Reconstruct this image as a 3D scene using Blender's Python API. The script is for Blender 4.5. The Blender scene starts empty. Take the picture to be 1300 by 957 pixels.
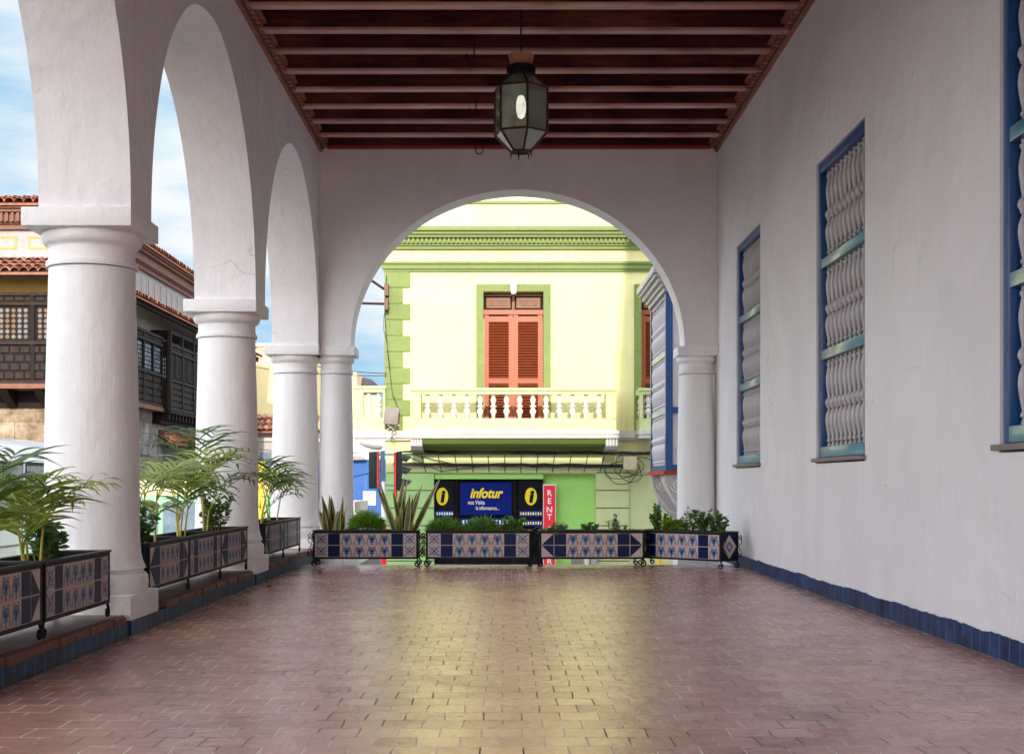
import bpy, bmesh, math, random
from math import sin, cos, pi, radians, sqrt, tan
from mathutils import Vector, Matrix
random.seed(7)
scene = bpy.context.scene
COL = scene.collection
F = 1750.0; CH = 0.96
def PX(px, d): return (px-641.0)*d/F
def PZ(py, d): return CH+(612.0-py)*d/F

# ------------------------------------------------------------------ materials
M = {}
def newmat(name):
    m = bpy.data.materials.new(name); m.use_nodes = True
    nt = m.node_tree; b = nt.nodes['Principled BSDF']
    M[name] = m
    return m, nt, b
def N(nt, typ, **kw):
    n = nt.nodes.new(typ)
    for k, v in kw.items():
        if k in n.inputs: n.inputs[k].default_value = v
        else: setattr(n, k, v)
    return n
def ramp(nt, fac, stops):
    r = nt.nodes.new('ShaderNodeValToRGB')
    els = r.color_ramp.elements
    while len(els) < len(stops): els.new(0.5)
    for e, (p, c) in zip(els, stops):
        e.position = p; e.color = (c[0], c[1], c[2], 1)
    nt.links.new(fac, r.inputs[0]); return r
def simple(name, col, rough=0.5, metal=0.0, var=0.12, scale=6.0, bump=0.0, bscale=40.0, spec=0.5, coat=0.0):
    """base colour broken up by two octaves of noise, plus fine bump"""
    m, nt, b = newmat(name)
    tc = N(nt, 'ShaderNodeTexCoord')
    no = N(nt, 'ShaderNodeTexNoise', Scale=scale, Detail=6.0, Roughness=0.6)
    nt.links.new(tc.outputs['Object'], no.inputs['Vector'])
    lo = [c*(1-var) for c in col]; hi = [min(1, c*(1+var)) for c in col]
    r = ramp(nt, no.outputs['Fac'], [(0.3, lo), (0.7, hi)])
    nt.links.new(r.outputs[0], b.inputs['Base Color'])
    b.inputs['Roughness'].default_value = rough; b.inputs['Metallic'].default_value = metal
    b.inputs['Specular IOR Level'].default_value = spec
    b.inputs['Coat Weight'].default_value = coat
    if bump > 0:
        n2 = N(nt, 'ShaderNodeTexNoise', Scale=bscale, Detail=5.0)
        nt.links.new(tc.outputs['Object'], n2.inputs['Vector'])
        bp = N(nt, 'ShaderNodeBump', Strength=bump, Distance=0.01)
        nt.links.new(n2.outputs['Fac'], bp.inputs['Height'])
        nt.links.new(bp.outputs[0], b.inputs['Normal'])
    return m
def plaster(name, col, dirt=(0.5, 0.45, 0.42), dirtamt=0.25, rough=0.6, streak=0.5):
    """lime-washed plaster: cloudy tone, vertical streaks, trowel bumps and small pits"""
    m, nt, b = newmat(name)
    L = nt.links
    tc = N(nt, 'ShaderNodeTexCoord')
    n1 = N(nt, 'ShaderNodeTexNoise', Scale=0.9, Detail=7.0, Roughness=0.62)
    L.new(tc.outputs['Object'], n1.inputs['Vector'])
    r1 = ramp(nt, n1.outputs['Fac'], [(0.3, [c*0.92 for c in col]), (0.7, [min(1, c*1.03) for c in col])])
    mp = N(nt, 'ShaderNodeMapping'); mp.inputs['Scale'].default_value = (5, 5, 0.35)
    L.new(tc.outputs['Object'], mp.inputs['Vector'])
    n2 = N(nt, 'ShaderNodeTexNoise', Scale=2.0, Detail=6.0, Roughness=0.7)
    L.new(mp.outputs[0], n2.inputs['Vector'])
    r2 = ramp(nt, n2.outputs['Fac'], [(0.52, (0, 0, 0)), (0.75, (1, 1, 1))])
    mu = N(nt, 'ShaderNodeMath', operation='MULTIPLY'); mu.inputs[1].default_value = dirtamt*streak
    L.new(r2.outputs[0], mu.inputs[0])
    mx = N(nt, 'ShaderNodeMixRGB'); mx.inputs[2].default_value = (*dirt, 1)
    L.new(mu.outputs[0], mx.inputs[0]); L.new(r1.outputs[0], mx.inputs[1])
    # pits and specks
    vo = N(nt, 'ShaderNodeTexVoronoi', Scale=2.6); L.new(tc.outputs['Object'], vo.inputs['Vector'])
    r3 = ramp(nt, vo.outputs['Distance'], [(0.015, (1, 1, 1)), (0.03, (0, 0, 0))])
    mu3 = N(nt, 'ShaderNodeMath', operation='MULTIPLY'); mu3.inputs[1].default_value = 0.55
    L.new(r3.outputs[0], mu3.inputs[0])
    mx3 = N(nt, 'ShaderNodeMixRGB'); mx3.inputs[2].default_value = (0.16, 0.12, 0.11, 1)
    L.new(mu3.outputs[0], mx3.inputs[0]); L.new(mx.outputs[0], mx3.inputs[1])
    # repainted patches with their own outline, and hairline cracks
    np_ = N(nt, 'ShaderNodeTexNoise', Scale=0.55, Detail=4.0, Roughness=0.5, Distortion=0.6); L.new(tc.outputs['Object'], np_.inputs['Vector'])
    rp = ramp(nt, np_.outputs['Fac'], [(0.53, (0, 0, 0)), (0.56, (1, 1, 1))])
    mp_ = N(nt, 'ShaderNodeMath', operation='MULTIPLY'); mp_.inputs[1].default_value = 0.35; L.new(rp.outputs[0], mp_.inputs[0])
    mxp = N(nt, 'ShaderNodeMixRGB'); mxp.inputs[2].default_value = (*[c*0.86 for c in col], 1)
    L.new(mp_.outputs[0], mxp.inputs[0]); L.new(mx3.outputs[0], mxp.inputs[1])
    nd = N(nt, 'ShaderNodeTexNoise', Scale=3.0, Detail=6.0); L.new(tc.outputs['Object'], nd.inputs['Vector'])
    va = N(nt, 'ShaderNodeVectorMath', operation='MULTIPLY_ADD'); va.inputs[1].default_value = (0.35, 0.35, 0.35)
    L.new(nd.outputs['Color'], va.inputs[0]); L.new(tc.outputs['Object'], va.inputs[2])
    vc = N(nt, 'ShaderNodeTexVoronoi', Scale=0.8, feature='DISTANCE_TO_EDGE'); L.new(va.outputs[0], vc.inputs['Vector'])
    rc = ramp(nt, vc.outputs['Distance'], [(0.0015, (1, 1, 1)), (0.005, (0, 0, 0))])
    nm = N(nt, 'ShaderNodeTexNoise', Scale=0.9, Detail=2.0); L.new(tc.outputs['Object'], nm.inputs['Vector'])
    rm = ramp(nt, nm.outputs['Fac'], [(0.56, (0, 0, 0)), (0.68, (0.4, 0.4, 0.4))])
    mc = N(nt, 'ShaderNodeMath', operation='MULTIPLY'); L.new(rc.outputs[0], mc.inputs[0]); L.new(rm.outputs[0], mc.inputs[1])
    mxc = N(nt, 'ShaderNodeMixRGB'); mxc.inputs[2].default_value = (0.22, 0.19, 0.18, 1)
    L.new(mc.outputs[0], mxc.inputs[0]); L.new(mxp.outputs[0], mxc.inputs[1])
    L.new(mxc.outputs[0], b.inputs['Base Color'])
    b.inputs['Roughness'].default_value = rough
    n4 = N(nt, 'ShaderNodeTexNoise', Scale=5.0, Detail=9.0, Roughness=0.6); L.new(tc.outputs['Object'], n4.inputs['Vector'])
    n6 = N(nt, 'ShaderNodeTexNoise', Scale=1.6, Detail=3.0, Roughness=0.5); L.new(tc.outputs['Object'], n6.inputs['Vector'])
    s1 = N(nt, 'ShaderNodeMath', operation='MULTIPLY_ADD'); s1.inputs[1].default_value = 2.2
    L.new(n6.outputs['Fac'], s1.inputs[0]); L.new(n4.outputs['Fac'], s1.inputs[2])
    s2 = N(nt, 'ShaderNodeMath', operation='MULTIPLY_ADD'); s2.inputs[1].default_value = 0.5
    L.new(n2.outputs['Fac'], s2.inputs[0]); L.new(s1.outputs[0], s2.inputs[2])
    s3 = N(nt, 'ShaderNodeMath', operation='MULTIPLY_ADD'); s3.inputs[1].default_value = 0.12
    L.new(rp.outputs[0], s3.inputs[0]); L.new(s2.outputs[0], s3.inputs[2])
    bp = N(nt, 'ShaderNodeBump', Strength=0.42, Distance=0.035)
    L.new(s3.outputs[0], bp.inputs['Height']); L.new(bp.outputs[0], b.inputs['Normal'])
    return m
plaster('plaster_white', (0.82, 0.79, 0.80))
plaster('plaster_column', (0.82, 0.80, 0.80), dirtamt=0.35)
plaster('facade_yellow', (0.70, 0.66, 0.31), dirt=(0.36, 0.33, 0.16), dirtamt=0.7)
plaster('facade_green', (0.16, 0.22, 0.05), dirt=(0.07, 0.09, 0.03), dirtamt=0.8)
plaster('facade_light_green', (0.33, 0.55, 0.20), dirt=(0.3, 0.4, 0.15), dirtamt=0.3)
plaster('facade_bright_green', (0.36, 0.70, 0.16), dirt=(0.3, 0.5, 0.1), dirtamt=0.2)
plaster('facade_pale_green', (0.52, 0.58, 0.28), dirt=(0.35, 0.36, 0.2), dirtamt=0.4)
plaster('stone_white', (0.58, 0.56, 0.53), dirt=(0.2, 0.18, 0.15), dirtamt=0.6)
plaster('wall_beige', (0.62, 0.5, 0.28)); plaster('wall_blue', (0.008, 0.10, 0.40)); plaster('wall_grey', (0.42, 0.4, 0.38), dirt=(.12,.11,.1), dirtamt=.7)
plaster('wall_far_yellow', (0.75, 0.62, 0.3))
simple('joint_dark', (0.09, 0.1, 0.05), 0.8)
simple('corbel_grey', (0.3, 0.3, 0.3), 0.7, bump=0.4)
#simple('wood_burgundy', (0.06, 0.012, 0.010), 0.6, var=0.7, scale=3.0, bump=0.3, spec=.2)
#simple('wood_lit_underside', (0.66, 0.42, 0.38), 0.45, var=0.10, scale=2.0, bump=0.1)
simple('wood_dark', (0.014, 0.009, 0.008), 0.65, var=0.3, bump=0.3, spec=0.15)
simple('wood_brown', (0.16, 0.055, 0.028), 0.55, var=0.3, bump=0.2)
def grain(name, c0, c1, c2, rough, spec=0.3):
    m, nt, b = newmat(name); L = nt.links
    tc = N(nt, 'ShaderNodeTexCoord'); oi = N(nt, 'ShaderNodeObjectInfo'); mp = N(nt, 'ShaderNodeMapping'); mp.inputs['Scale'].default_value = (1.2, 22, 9)
    va = N(nt, 'ShaderNodeVectorMath', operation='MULTIPLY_ADD'); va.inputs[1].default_value = (31, 17, 5)
    cb = N(nt, 'ShaderNodeCombineXYZ')
    for k in range(3): L.new(oi.outputs['Random'], cb.inputs[k])
    L.new(cb.outputs[0], va.inputs[0]); L.new(tc.outputs['Object'], va.inputs[2]); L.new(va.outputs[0], mp.inputs['Vector'])
    no = N(nt, 'ShaderNodeTexNoise', Scale=1.5, Detail=9.0, Roughness=0.72, Distortion=0.4); L.new(mp.outputs[0], no.inputs['Vector'])
    n2 = N(nt, 'ShaderNodeTexNoise', Scale=1.4, Detail=3.0); L.new(va.outputs[0], n2.inputs['Vector'])
    ad = N(nt, 'ShaderNodeMath', operation='MULTIPLY_ADD'); ad.inputs[1].default_value = 0.5; L.new(n2.outputs['Fac'], ad.inputs[0])
    m5 = N(nt, 'ShaderNodeMath', operation='MULTIPLY'); m5.inputs[1].default_value = 0.5; L.new(no.outputs['Fac'], m5.inputs[0]); L.new(m5.outputs[0], ad.inputs[2])
    r = ramp(nt, ad.outputs[0], [(0.36, c0), (0.5, c1), (0.64, c2)])
    hs = N(nt, 'ShaderNodeHueSaturation'); mr = N(nt, 'ShaderNodeMapRange'); mr.inputs['To Min'].default_value = 0.72; mr.inputs['To Max'].default_value = 1.2
    L.new(oi.outputs['Random'], mr.inputs['Value']); L.new(mr.outputs[0], hs.inputs['Value']); L.new(r.outputs[0], hs.inputs['Color'])
    L.new(hs.outputs[0], b.inputs['Base Color']); b.inputs['Roughness'].default_value = rough; b.inputs['Specular IOR Level'].default_value = spec
    bp = N(nt, 'ShaderNodeBump', Strength=0.4, Distance=0.008); L.new(no.outputs['Fac'], bp.inputs['Height']); L.new(bp.outputs[0], b.inputs['Normal'])
grain('wood_lit_underside', (0.34, 0.14, 0.11), (0.60, 0.34, 0.28), (0.72, 0.48, 0.42), 0.45)  # floor light on the beam undersides, put into the wood colour
grain('wood_burgundy', (0.02, 0.005, 0.005), (0.10, 0.022, 0.019), (0.22, 0.065, 0.05), 0.6, 0.2)
simple('wood_lamp', (0.42, 0.19, 0.08), 0.5, var=0.2)
simple('wood_panel', (0.2, 0.09, 0.045), 0.6, var=0.2)
simple('door_red', (0.30, 0.058, 0.014), 0.45, var=0.12, bump=0.1)
simple('door_dark_red', (0.33, 0.03, 0.02), 0.45, var=0.12)
simple('terracotta', (0.33, 0.12, 0.07), 0.75, var=0.3, scale=9, bump=0.4)
simple('brick_edge', (0.15, 0.052, 0.04), 0.6, var=0.4, scale=7, bump=0.4)
simple('blue_paint', (0.006, 0.07, 0.24), 0.30, var=0.2, coat=0.12, bump=0.08, bscale=15)
simple('blue_paint_light', (0.06, 0.24, 0.33), 0.30, var=0.2, coat=0.3, bump=0.05, bscale=15)
simple('baluster_paint', (0.47, 0.44, 0.46), 0.4, var=0.06)
simple('baluster_white', (0.66, 0.63, 0.56), 0.5, var=0.05)
simple('dark_void', (0.012, 0.014, 0.02), 0.5)
simple('iron', (0.010, 0.009, 0.011), 0.55, bump=0.2, spec=0.18)
simple('iron_rim', (0.03, 0.027, 0.027), 0.5, bump=0.2, spec=0.25)
simple('brass_dark', (0.06, 0.025, 0.015), 0.4, metal=0.5)
simple('soil', (0.035, 0.022, 0.015), 0.95, bump=1.0)
simple('tile_cream', (0.58, 0.46, 0.41), 0.35, var=0.1, coat=0.03, spec=.25)
simple('tile_navy', (0.002, 0.009, 0.065), 0.4, var=0.25, coat=0.03, spec=.12)
simple('tile_blue', (0.03, 0.12, 0.34), 0.35, var=0.2, coat=0.03, spec=.25)
simple('tile_ink', (0.02, 0.025, 0.05), 0.35, coat=0.03, spec=.25)
simple('tile_pink', (0.55, 0.25, 0.19), 0.35, coat=0.03, spec=.25)
simple('tile_grout', (0.5, 0.43, 0.40), 0.7)
simple('bulb_white', (0.85, 0.84, 0.8), 0.25)
m_glow = simple('bulb_added_glow', (0.85, 0.84, 0.8), 0.25); bn = m_glow.node_tree.nodes['Principled BSDF']; bn.inputs['Emission Color'].default_value = (1, .95, .86, 1); bn.inputs['Emission Strength'].default_value = 0.9  # weak glow added to make the bulb and panes visible
simple('grey_box', (0.2, 0.17, 0.16), 0.6); simple('cream_box', (0.55, 0.45, 0.32), 0.6)
simple('cable_black', (0.015, 0.014, 0.012), 0.6)
simple('sign_black', (0.004, 0.005, 0.008), 0.6, spec=0.12); simple('sign_blue', (0.002, 0.012, 0.16), 0.6, var=0.05, spec=0.1)
simple('sign_blue_strip', (0.006, 0.03, 0.2), 0.6, spec=0.1)
simple('sign_yellow', (0.86, 0.66, 0.01), 0.45, var=0.03); simple('sign_white', (0.8, 0.8, 0.85), 0.45, var=0.02)
simple('sign_red', (0.80, 0.015, 0.03), 0.4, var=0.04)
simple('signal_grey', (0.02, 0.03, 0.032), 0.5, spec=.2); simple('signal_visor', (0.025, 0.025, 0.028), 0.4, spec=.3)
simple('signal_red', (0.6, 0.02, 0.02), 0.4); simple('pole_blue', (0.12, 0.2, 0.3), 0.5)
simple('lens_red', (0.25, 0.01, 0.01), 0.2); simple('lens_green', (0.01, 0.16, 0.06), 0.2); simple('lens_amber', (0.3, 0.13, 0.01), 0.2)
simple('bus_white', (0.80, 0.82, 0.84), 0.25, var=0.03, coat=0.5); simple('glass_dark', (0.16, 0.22, 0.28), 0.06, var=0.3, coat=0.5)
simple('rubber', (0.02, 0.02, 0.02), 0.8); simple('chrome', (0.6, 0.6, 0.6), 0.2, metal=1.0)
simple('van_mint', (0.28, 0.62, 0.36), 0.25, coat=0.5); simple('van_cream', (0.80, 0.72, 0.42), 0.3, coat=0.3)
simple('yellow_post', (0.80, 0.52, 0.02), 0.45); simple('teal_thing', (0.02, 0.3, 0.5), 0.4)
simple('cornice_dark', (0.05, 0.05, 0.055), 0.6)
simple('disc_pale', (0.11, 0.115, 0.11), 0.4); simple('disc_orange', (0.12, 0.06, 0.022), 0.4); simple('disc_blue', (0.2, 0.3, 0.42), 0.3)
simple('wood_lattice', (0.026, 0.017, 0.014), 0.65, var=0.4, spec=0.2)
simple('frieze_white', (0.33, 0.31, 0.32), 0.8, bump=.3); simple('frieze_yellow', (0.45, 0.30, 0.08), 0.8)
simple('roof_dark', (0.05, 0.04, 0.045), 0.8, bump=0.5)
simple('pavement', (0.25, 0.23, 0.21), 0.85, bump=0.5); simple('asphalt', (0.05, 0.05, 0.052), 0.9, bump=0.6, bscale=90)
simple('marble', (0.62, 0.60, 0.58), 0.3, var=0.1)
simple('red_putty', (0.35, 0.02, 0.02), 0.5)
# leaves: translucent
def leaf(name, c1, c2, trans=0.35, rough=0.4):
    m, nt, b = newmat(name); L = nt.links
    tc = N(nt, 'ShaderNodeTexCoord')
    no = N(nt, 'ShaderNodeTexNoise', Scale=9.0, Detail=3.0); L.new(tc.outputs['Object'], no.inputs['Vector'])
    r = ramp(nt, no.outputs['Fac'], [(0.35, c1), (0.65, c2)])
    L.new(r.outputs[0], b.inputs['Base Color']); b.inputs['Roughness'].default_value = rough
    tr = N(nt, 'ShaderNodeBsdfTranslucent'); L.new(r.outputs[0], tr.inputs['Color'])
    mx = N(nt, 'ShaderNodeMixShader', Fac=trans)
    mx.inputs[0].default_value = trans
    out = nt.nodes['Material Output']
    L.new(b.outputs[0], mx.inputs[1]); L.new(tr.outputs[0], mx.inputs[2]); L.new(mx.outputs[0], out.inputs['Surface'])
leaf('leaf_palm', (0.18, 0.25, 0.03), (0.40, 0.46, 0.08), 0.45)
leaf('leaf_palm_dark', (0.04, 0.10, 0.02), (0.13, 0.21, 0.035), 0.4)
leaf('cane_yellow', (0.40, 0.33, 0.05), (0.55, 0.44, 0.08), 0.1)
leaf('leaf_shrub', (0.05, 0.14, 0.03), (0.13, 0.28, 0.05), 0.35)
leaf('leaf_bright', (0.15, 0.34, 0.04), (0.30, 0.52, 0.08), 0.4)
leaf('leaf_grass', (0.09, 0.22, 0.02), (0.22, 0.38, 0.04), 0.4)
leaf('leaf_snake', (0.035, 0.06, 0.02), (0.12, 0.15, 0.045), 0.15)
leaf('leaf_snake_edge', (0.42, 0.36, 0.10), (0.55, 0.46, 0.16), 0.2)
leaf('leaf_dusty', (0.16, 0.22, 0.12), (0.28, 0.34, 0.2), 0.3)
leaf('stem_brown', (0.10, 0.06, 0.03), (0.2, 0.12, 0.06), 0.0)

# floor bricks: glazed terracotta, half-offset rows, light and dark joints, worn patches
def floor_mat():
    m, nt, b = newmat('floor_brick'); L = nt.links
    tc = N(nt, 'ShaderNodeTexCoord')
    dn = N(nt, 'ShaderNodeTexNoise', Scale=3.5, Detail=3.0); L.new(tc.outputs['Object'], dn.inputs['Vector'])
    vm = N(nt, 'ShaderNodeVectorMath', operation='MULTIPLY_ADD'); vm.inputs[1].default_value = (0.02, 0.022, 0); 
    L.new(dn.outputs['Color'], vm.inputs[0]); L.new(tc.outputs['Object'], vm.inputs[2])
    def brick(c1, c2, mortar, ms):
        br = N(nt, 'ShaderNodeTexBrick'); br.offset = 0.5; br.squash = 1
        br.inputs['Scale'].default_value = 1.0
        br.inputs['Brick Width'].default_value = 0.158; br.inputs['Row Height'].default_value = 0.186
        br.inputs['Mortar Size'].default_value = ms; br.inputs['Mortar Smooth'].default_value = 0.25
        br.inputs['Color1'].default_value = (*c1, 1); br.inputs['Color2'].default_value = (*c2, 1); br.inputs['Mortar'].default_value = (*mortar, 1)
        L.new(vm.outputs[0], br.inputs['Vector']); return br
    br = brick((0.52, 0.26, 0.205), (0.43, 0.205, 0.16), (0.72, 0.6, 0.54), 0.0032)
    # per brick grey value for roughness and tilt
    bg = brick((0, 0, 0), (1, 1, 1), (0.5, 0.5, 0.5), 0.0)
    n1 = N(nt, 'ShaderNodeTexNoise', Scale=1.3, Detail=8.0, Roughness=0.7); L.new(tc.outputs['Object'], n1.inputs['Vector'])
    r1 = ramp(nt, n1.outputs['Fac'], [(0.32, (0.60, 0.55, 0.55)), (0.48, (0.95, 0.93, 0.92)), (0.7, (1.12, 1.1, 1.1))])
    mx = N(nt, 'ShaderNodeMixRGB', blend_type='MULTIPLY'); mx.inputs[0].default_value = 1
    L.new(br.outputs['Color'], mx.inputs[1]); L.new(r1.outputs[0], mx.inputs[2])
    # dark chipped joints in places
    n2 = N(nt, 'ShaderNodeTexNoise', Scale=2.2, Detail=2.0); L.new(tc.outputs['Object'], n2.inputs['Vector'])
    r2 = ramp(nt, n2.outputs['Fac'], [(0.50, (0, 0, 0)), (0.56, (1, 1, 1))])
    mm = N(nt, 'ShaderNodeMath', operation='MULTIPLY'); L.new(br.outputs['Fac'], mm.inputs[0]); L.new(r2.outputs[0], mm.inputs[1])
    mx2 = N(nt, 'ShaderNodeMixRGB'); mx2.inputs[2].default_value = (0.05, 0.035, 0.03, 1)
    L.new(mm.outputs[0], mx2.inputs[0]); L.new(mx.outputs[0], mx2.inputs[1])
    # chips
    vo = N(nt, 'ShaderNodeTexVoronoi', Scale=5.0); L.new(vm.outputs[0], vo.inputs['Vector'])
    r3 = ramp(nt, vo.outputs['Distance'], [(0.05, (1, 1, 1)), (0.09, (0, 0, 0))])
    n5 = N(nt, 'ShaderNodeTexNoise', Scale=1.1, Detail=2.0); L.new(tc.outputs['Object'], n5.inputs['Vector'])
    r5 = ramp(nt, n5.outputs['Fac'], [(0.5, (0, 0, 0)), (0.6, (1, 1, 1))])
    m5 = N(nt, 'ShaderNodeMath', operation='MULTIPLY'); L.new(r3.outputs[0], m5.inputs[0]); L.new(r5.outputs[0], m5.inputs[1])
    mx3 = N(nt, 'ShaderNodeMixRGB'); mx3.inputs[2].default_value = (0.07, 0.04, 0.035, 1)
    L.new(m5.outputs[0], mx3.inputs[0]); L.new(mx2.outputs[0], mx3.inputs[1])
    L.new(mx3.outputs[0], b.inputs['Base Color'])
    n3 = N(nt, 'ShaderNodeTexNoise', Scale=2.4, Detail=8.0, Roughness=0.75); L.new(tc.outputs['Object'], n3.inputs['Vector'])
    mr = N(nt, 'ShaderNodeMapRange'); mr.inputs['From Min'].default_value = 0.3; mr.inputs['From Max'].default_value = 0.7
    mr.inputs['To Min'].default_value = 0.11; mr.inputs['To Max'].default_value = 0.26
    L.new(n3.outputs['Fac'], mr.inputs['Value'])
    ad = N(nt, 'ShaderNodeMath', operation='MULTIPLY_ADD'); ad.inputs[1].default_value = 0.07
    L.new(bg.outputs['Color'], ad.inputs[0]); L.new(mr.outputs[0], ad.inputs[2])
    ad2 = N(nt, 'ShaderNodeMath', operation='MULTIPLY_ADD'); ad2.inputs[1].default_value = 0.4
    L.new(br.outputs['Fac'], ad2.inputs[0]); L.new(ad.outputs[0], ad2.inputs[2])
    L.new(ad2.outputs[0], b.inputs['Roughness'])
    b.inputs['Specular IOR Level'].default_value = 0.8
    hn = N(nt, 'ShaderNodeTexNoise', Scale=14.0, Detail=6.0, Roughness=0.6); L.new(tc.outputs['Object'], hn.inputs['Vector'])
    h1 = N(nt, 'ShaderNodeMath', operation='MULTIPLY_ADD'); h1.inputs[1].default_value = -0.6
    L.new(br.outputs['Fac'], h1.inputs[0]); L.new(hn.outputs['Fac'], h1.inputs[2])
    bp = N(nt, 'ShaderNodeBump', Strength=0.7, Distance=0.006); L.new(h1.outputs[0], bp.inputs['Height'])
    L.new(bp.outputs[0], b.inputs['Normal'])
floor_mat()
def tilestrip():   # hand-painted blue skirting tiles with upright joints
    m, nt, b = newmat('skirting_blue'); L = nt.links
    tc = N(nt, 'ShaderNodeTexCoord'); mp = N(nt, 'ShaderNodeMapping')
    mp.inputs['Rotation'].default_value = (0, 0, radians(90)); L.new(tc.outputs['Object'], mp.inputs['Vector'])
    sx = N(nt, 'ShaderNodeSeparateXYZ'); L.new(tc.outputs['Object'], sx.inputs[0])
    w = N(nt, 'ShaderNodeMath', operation='PINGPONG'); w.inputs[1].default_value = 0.075; L.new(sx.outputs['Y'], w.inputs[0])
    r = ramp(nt, w.outputs[0], [(0.003, (1, 1, 1)), (0.006, (0, 0, 0))])
    no = N(nt, 'ShaderNodeTexNoise', Scale=4.0, Detail=7.0, Roughness=0.7); L.new(tc.outputs['Object'], no.inputs['Vector'])
    rc = ramp(nt, no.outputs['Fac'], [(0.35, (0.003, 0.007, 0.02)), (0.5, (0.009, 0.035, 0.12)), (0.7, (0.02, 0.06, 0.16))])
    mu = N(nt, 'ShaderNodeMath', operation='MULTIPLY'); L.new(r.outputs[0], mu.inputs[0]); L.new(no.outputs['Fac'], mu.inputs[1])
    mx = N(nt, 'ShaderNodeMixRGB'); mx.inputs[2].default_value = (0.2, 0.24, 0.32, 1)
    L.new(mu.outputs[0], mx.inputs[0]); L.new(rc.outputs[0], mx.inputs[1]); L.new(mx.outputs[0], b.inputs['Base Color'])
    b.inputs['Roughness'].default_value = 0.45; b.inputs['Specular IOR Level'].default_value = 0.15
    bp = N(nt, 'ShaderNodeBump', Strength=0.25, Distance=0.01); L.new(no.outputs['Fac'], bp.inputs['Height']); L.new(bp.outputs[0], b.inputs['Normal'])
tilestrip()
def step_mat():    # worn quarry tile with grey wear
    m, nt, b = newmat('step_top'); L = nt.links
    tc = N(nt, 'ShaderNodeTexCoord')
    br = N(nt, 'ShaderNodeTexBrick'); br.offset = 0.5
    br.inputs['Scale'].default_value = 1; br.inputs['Brick Width'].default_value = 0.25; br.inputs['Row Height'].default_value = 0.25
    br.inputs['Mortar Size'].default_value = 0.004
    br.inputs['Color1'].default_value = (0.12, 0.07, 0.06, 1); br.inputs['Color2'].default_value = (0.17, 0.10, 0.085, 1); br.inputs['Mortar'].default_value = (0.07, 0.06, 0.06, 1)
    L.new(tc.outputs['Object'], br.inputs['Vector'])
    no = N(nt, 'ShaderNodeTexNoise', Scale=3.0, Detail=7.0); L.new(tc.outputs['Object'], no.inputs['Vector'])
    r = ramp(nt, no.outputs['Fac'], [(0.45, (0, 0, 0)), (0.7, (0.6, 0.6, 0.6))])
    mx = N(nt, 'ShaderNodeMixRGB'); mx.inputs[2].default_value = (0.30, 0.27, 0.26, 1)
    L.new(r.outputs[0], mx.inputs[0]); L.new(br.outputs['Color'], mx.inputs[1]); L.new(mx.outputs[0], b.inputs['Base Color'])
    b.inputs['Roughness'].default_value = 0.4
step_mat()
def boards_mat():
    m, nt, b = newmat('ceiling_boards'); L = nt.links
    tc = N(nt, 'ShaderNodeTexCoord'); mp = N(nt, 'ShaderNodeMapping'); mp.inputs['Scale'].default_value = (0.8, 6, 1)
    L.new(tc.outputs['Object'], mp.inputs['Vector'])
    no = N(nt, 'ShaderNodeTexNoise', Scale=1.6, Detail=8.0, Roughness=0.7); L.new(mp.outputs[0], no.inputs['Vector'])
    r = ramp(nt, no.outputs['Fac'], [(0.35, (0.03, 0.009, 0.009)), (0.55, (0.12, 0.032, 0.03)), (0.75, (0.24, 0.09, 0.07))])
    L.new(r.outputs[0], b.inputs['Base Color']); b.inputs['Roughness'].default_value = 0.6
boards_mat()
def roof_tile_mat():
    m, nt, b = newmat('roof_tile'); L = nt.links
    tc = N(nt, 'ShaderNodeTexCoord')
    vo = N(nt, 'ShaderNodeTexVoronoi', Scale=3.2); L.new(tc.outputs['Object'], vo.inputs['Vector'])
    sx = N(nt, 'ShaderNodeSeparateColor'); L.new(vo.outputs['Color'], sx.inputs[0])
    r = ramp(nt, sx.outputs[0], [(0.0, (0.13, 0.05, 0.03)), (0.4, (0.28, 0.09, 0.045)), (0.75, (0.38, 0.15, 0.08)), (1.0, (0.36, 0.25, 0.18))])
    no = N(nt, 'ShaderNodeTexNoise', Scale=8.0, Detail=6.0); L.new(tc.outputs['Object'], no.inputs['Vector'])
    r2 = ramp(nt, no.outputs['Fac'], [(0.35, (0.35, 0.32, 0.3)), (0.6, (1.1, 1.1, 1.1))])
    mx = N(nt, 'ShaderNodeMixRGB', blend_type='MULTIPLY'); mx.inputs[0].default_value = 1
    L.new(r.outputs[0], mx.inputs[1]); L.new(r2.outputs[0], mx.inputs[2]); L.new(mx.outputs[0], b.inputs['Base Color'])
    b.inputs['Roughness'].default_value = 0.85
roof_tile_mat()
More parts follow.
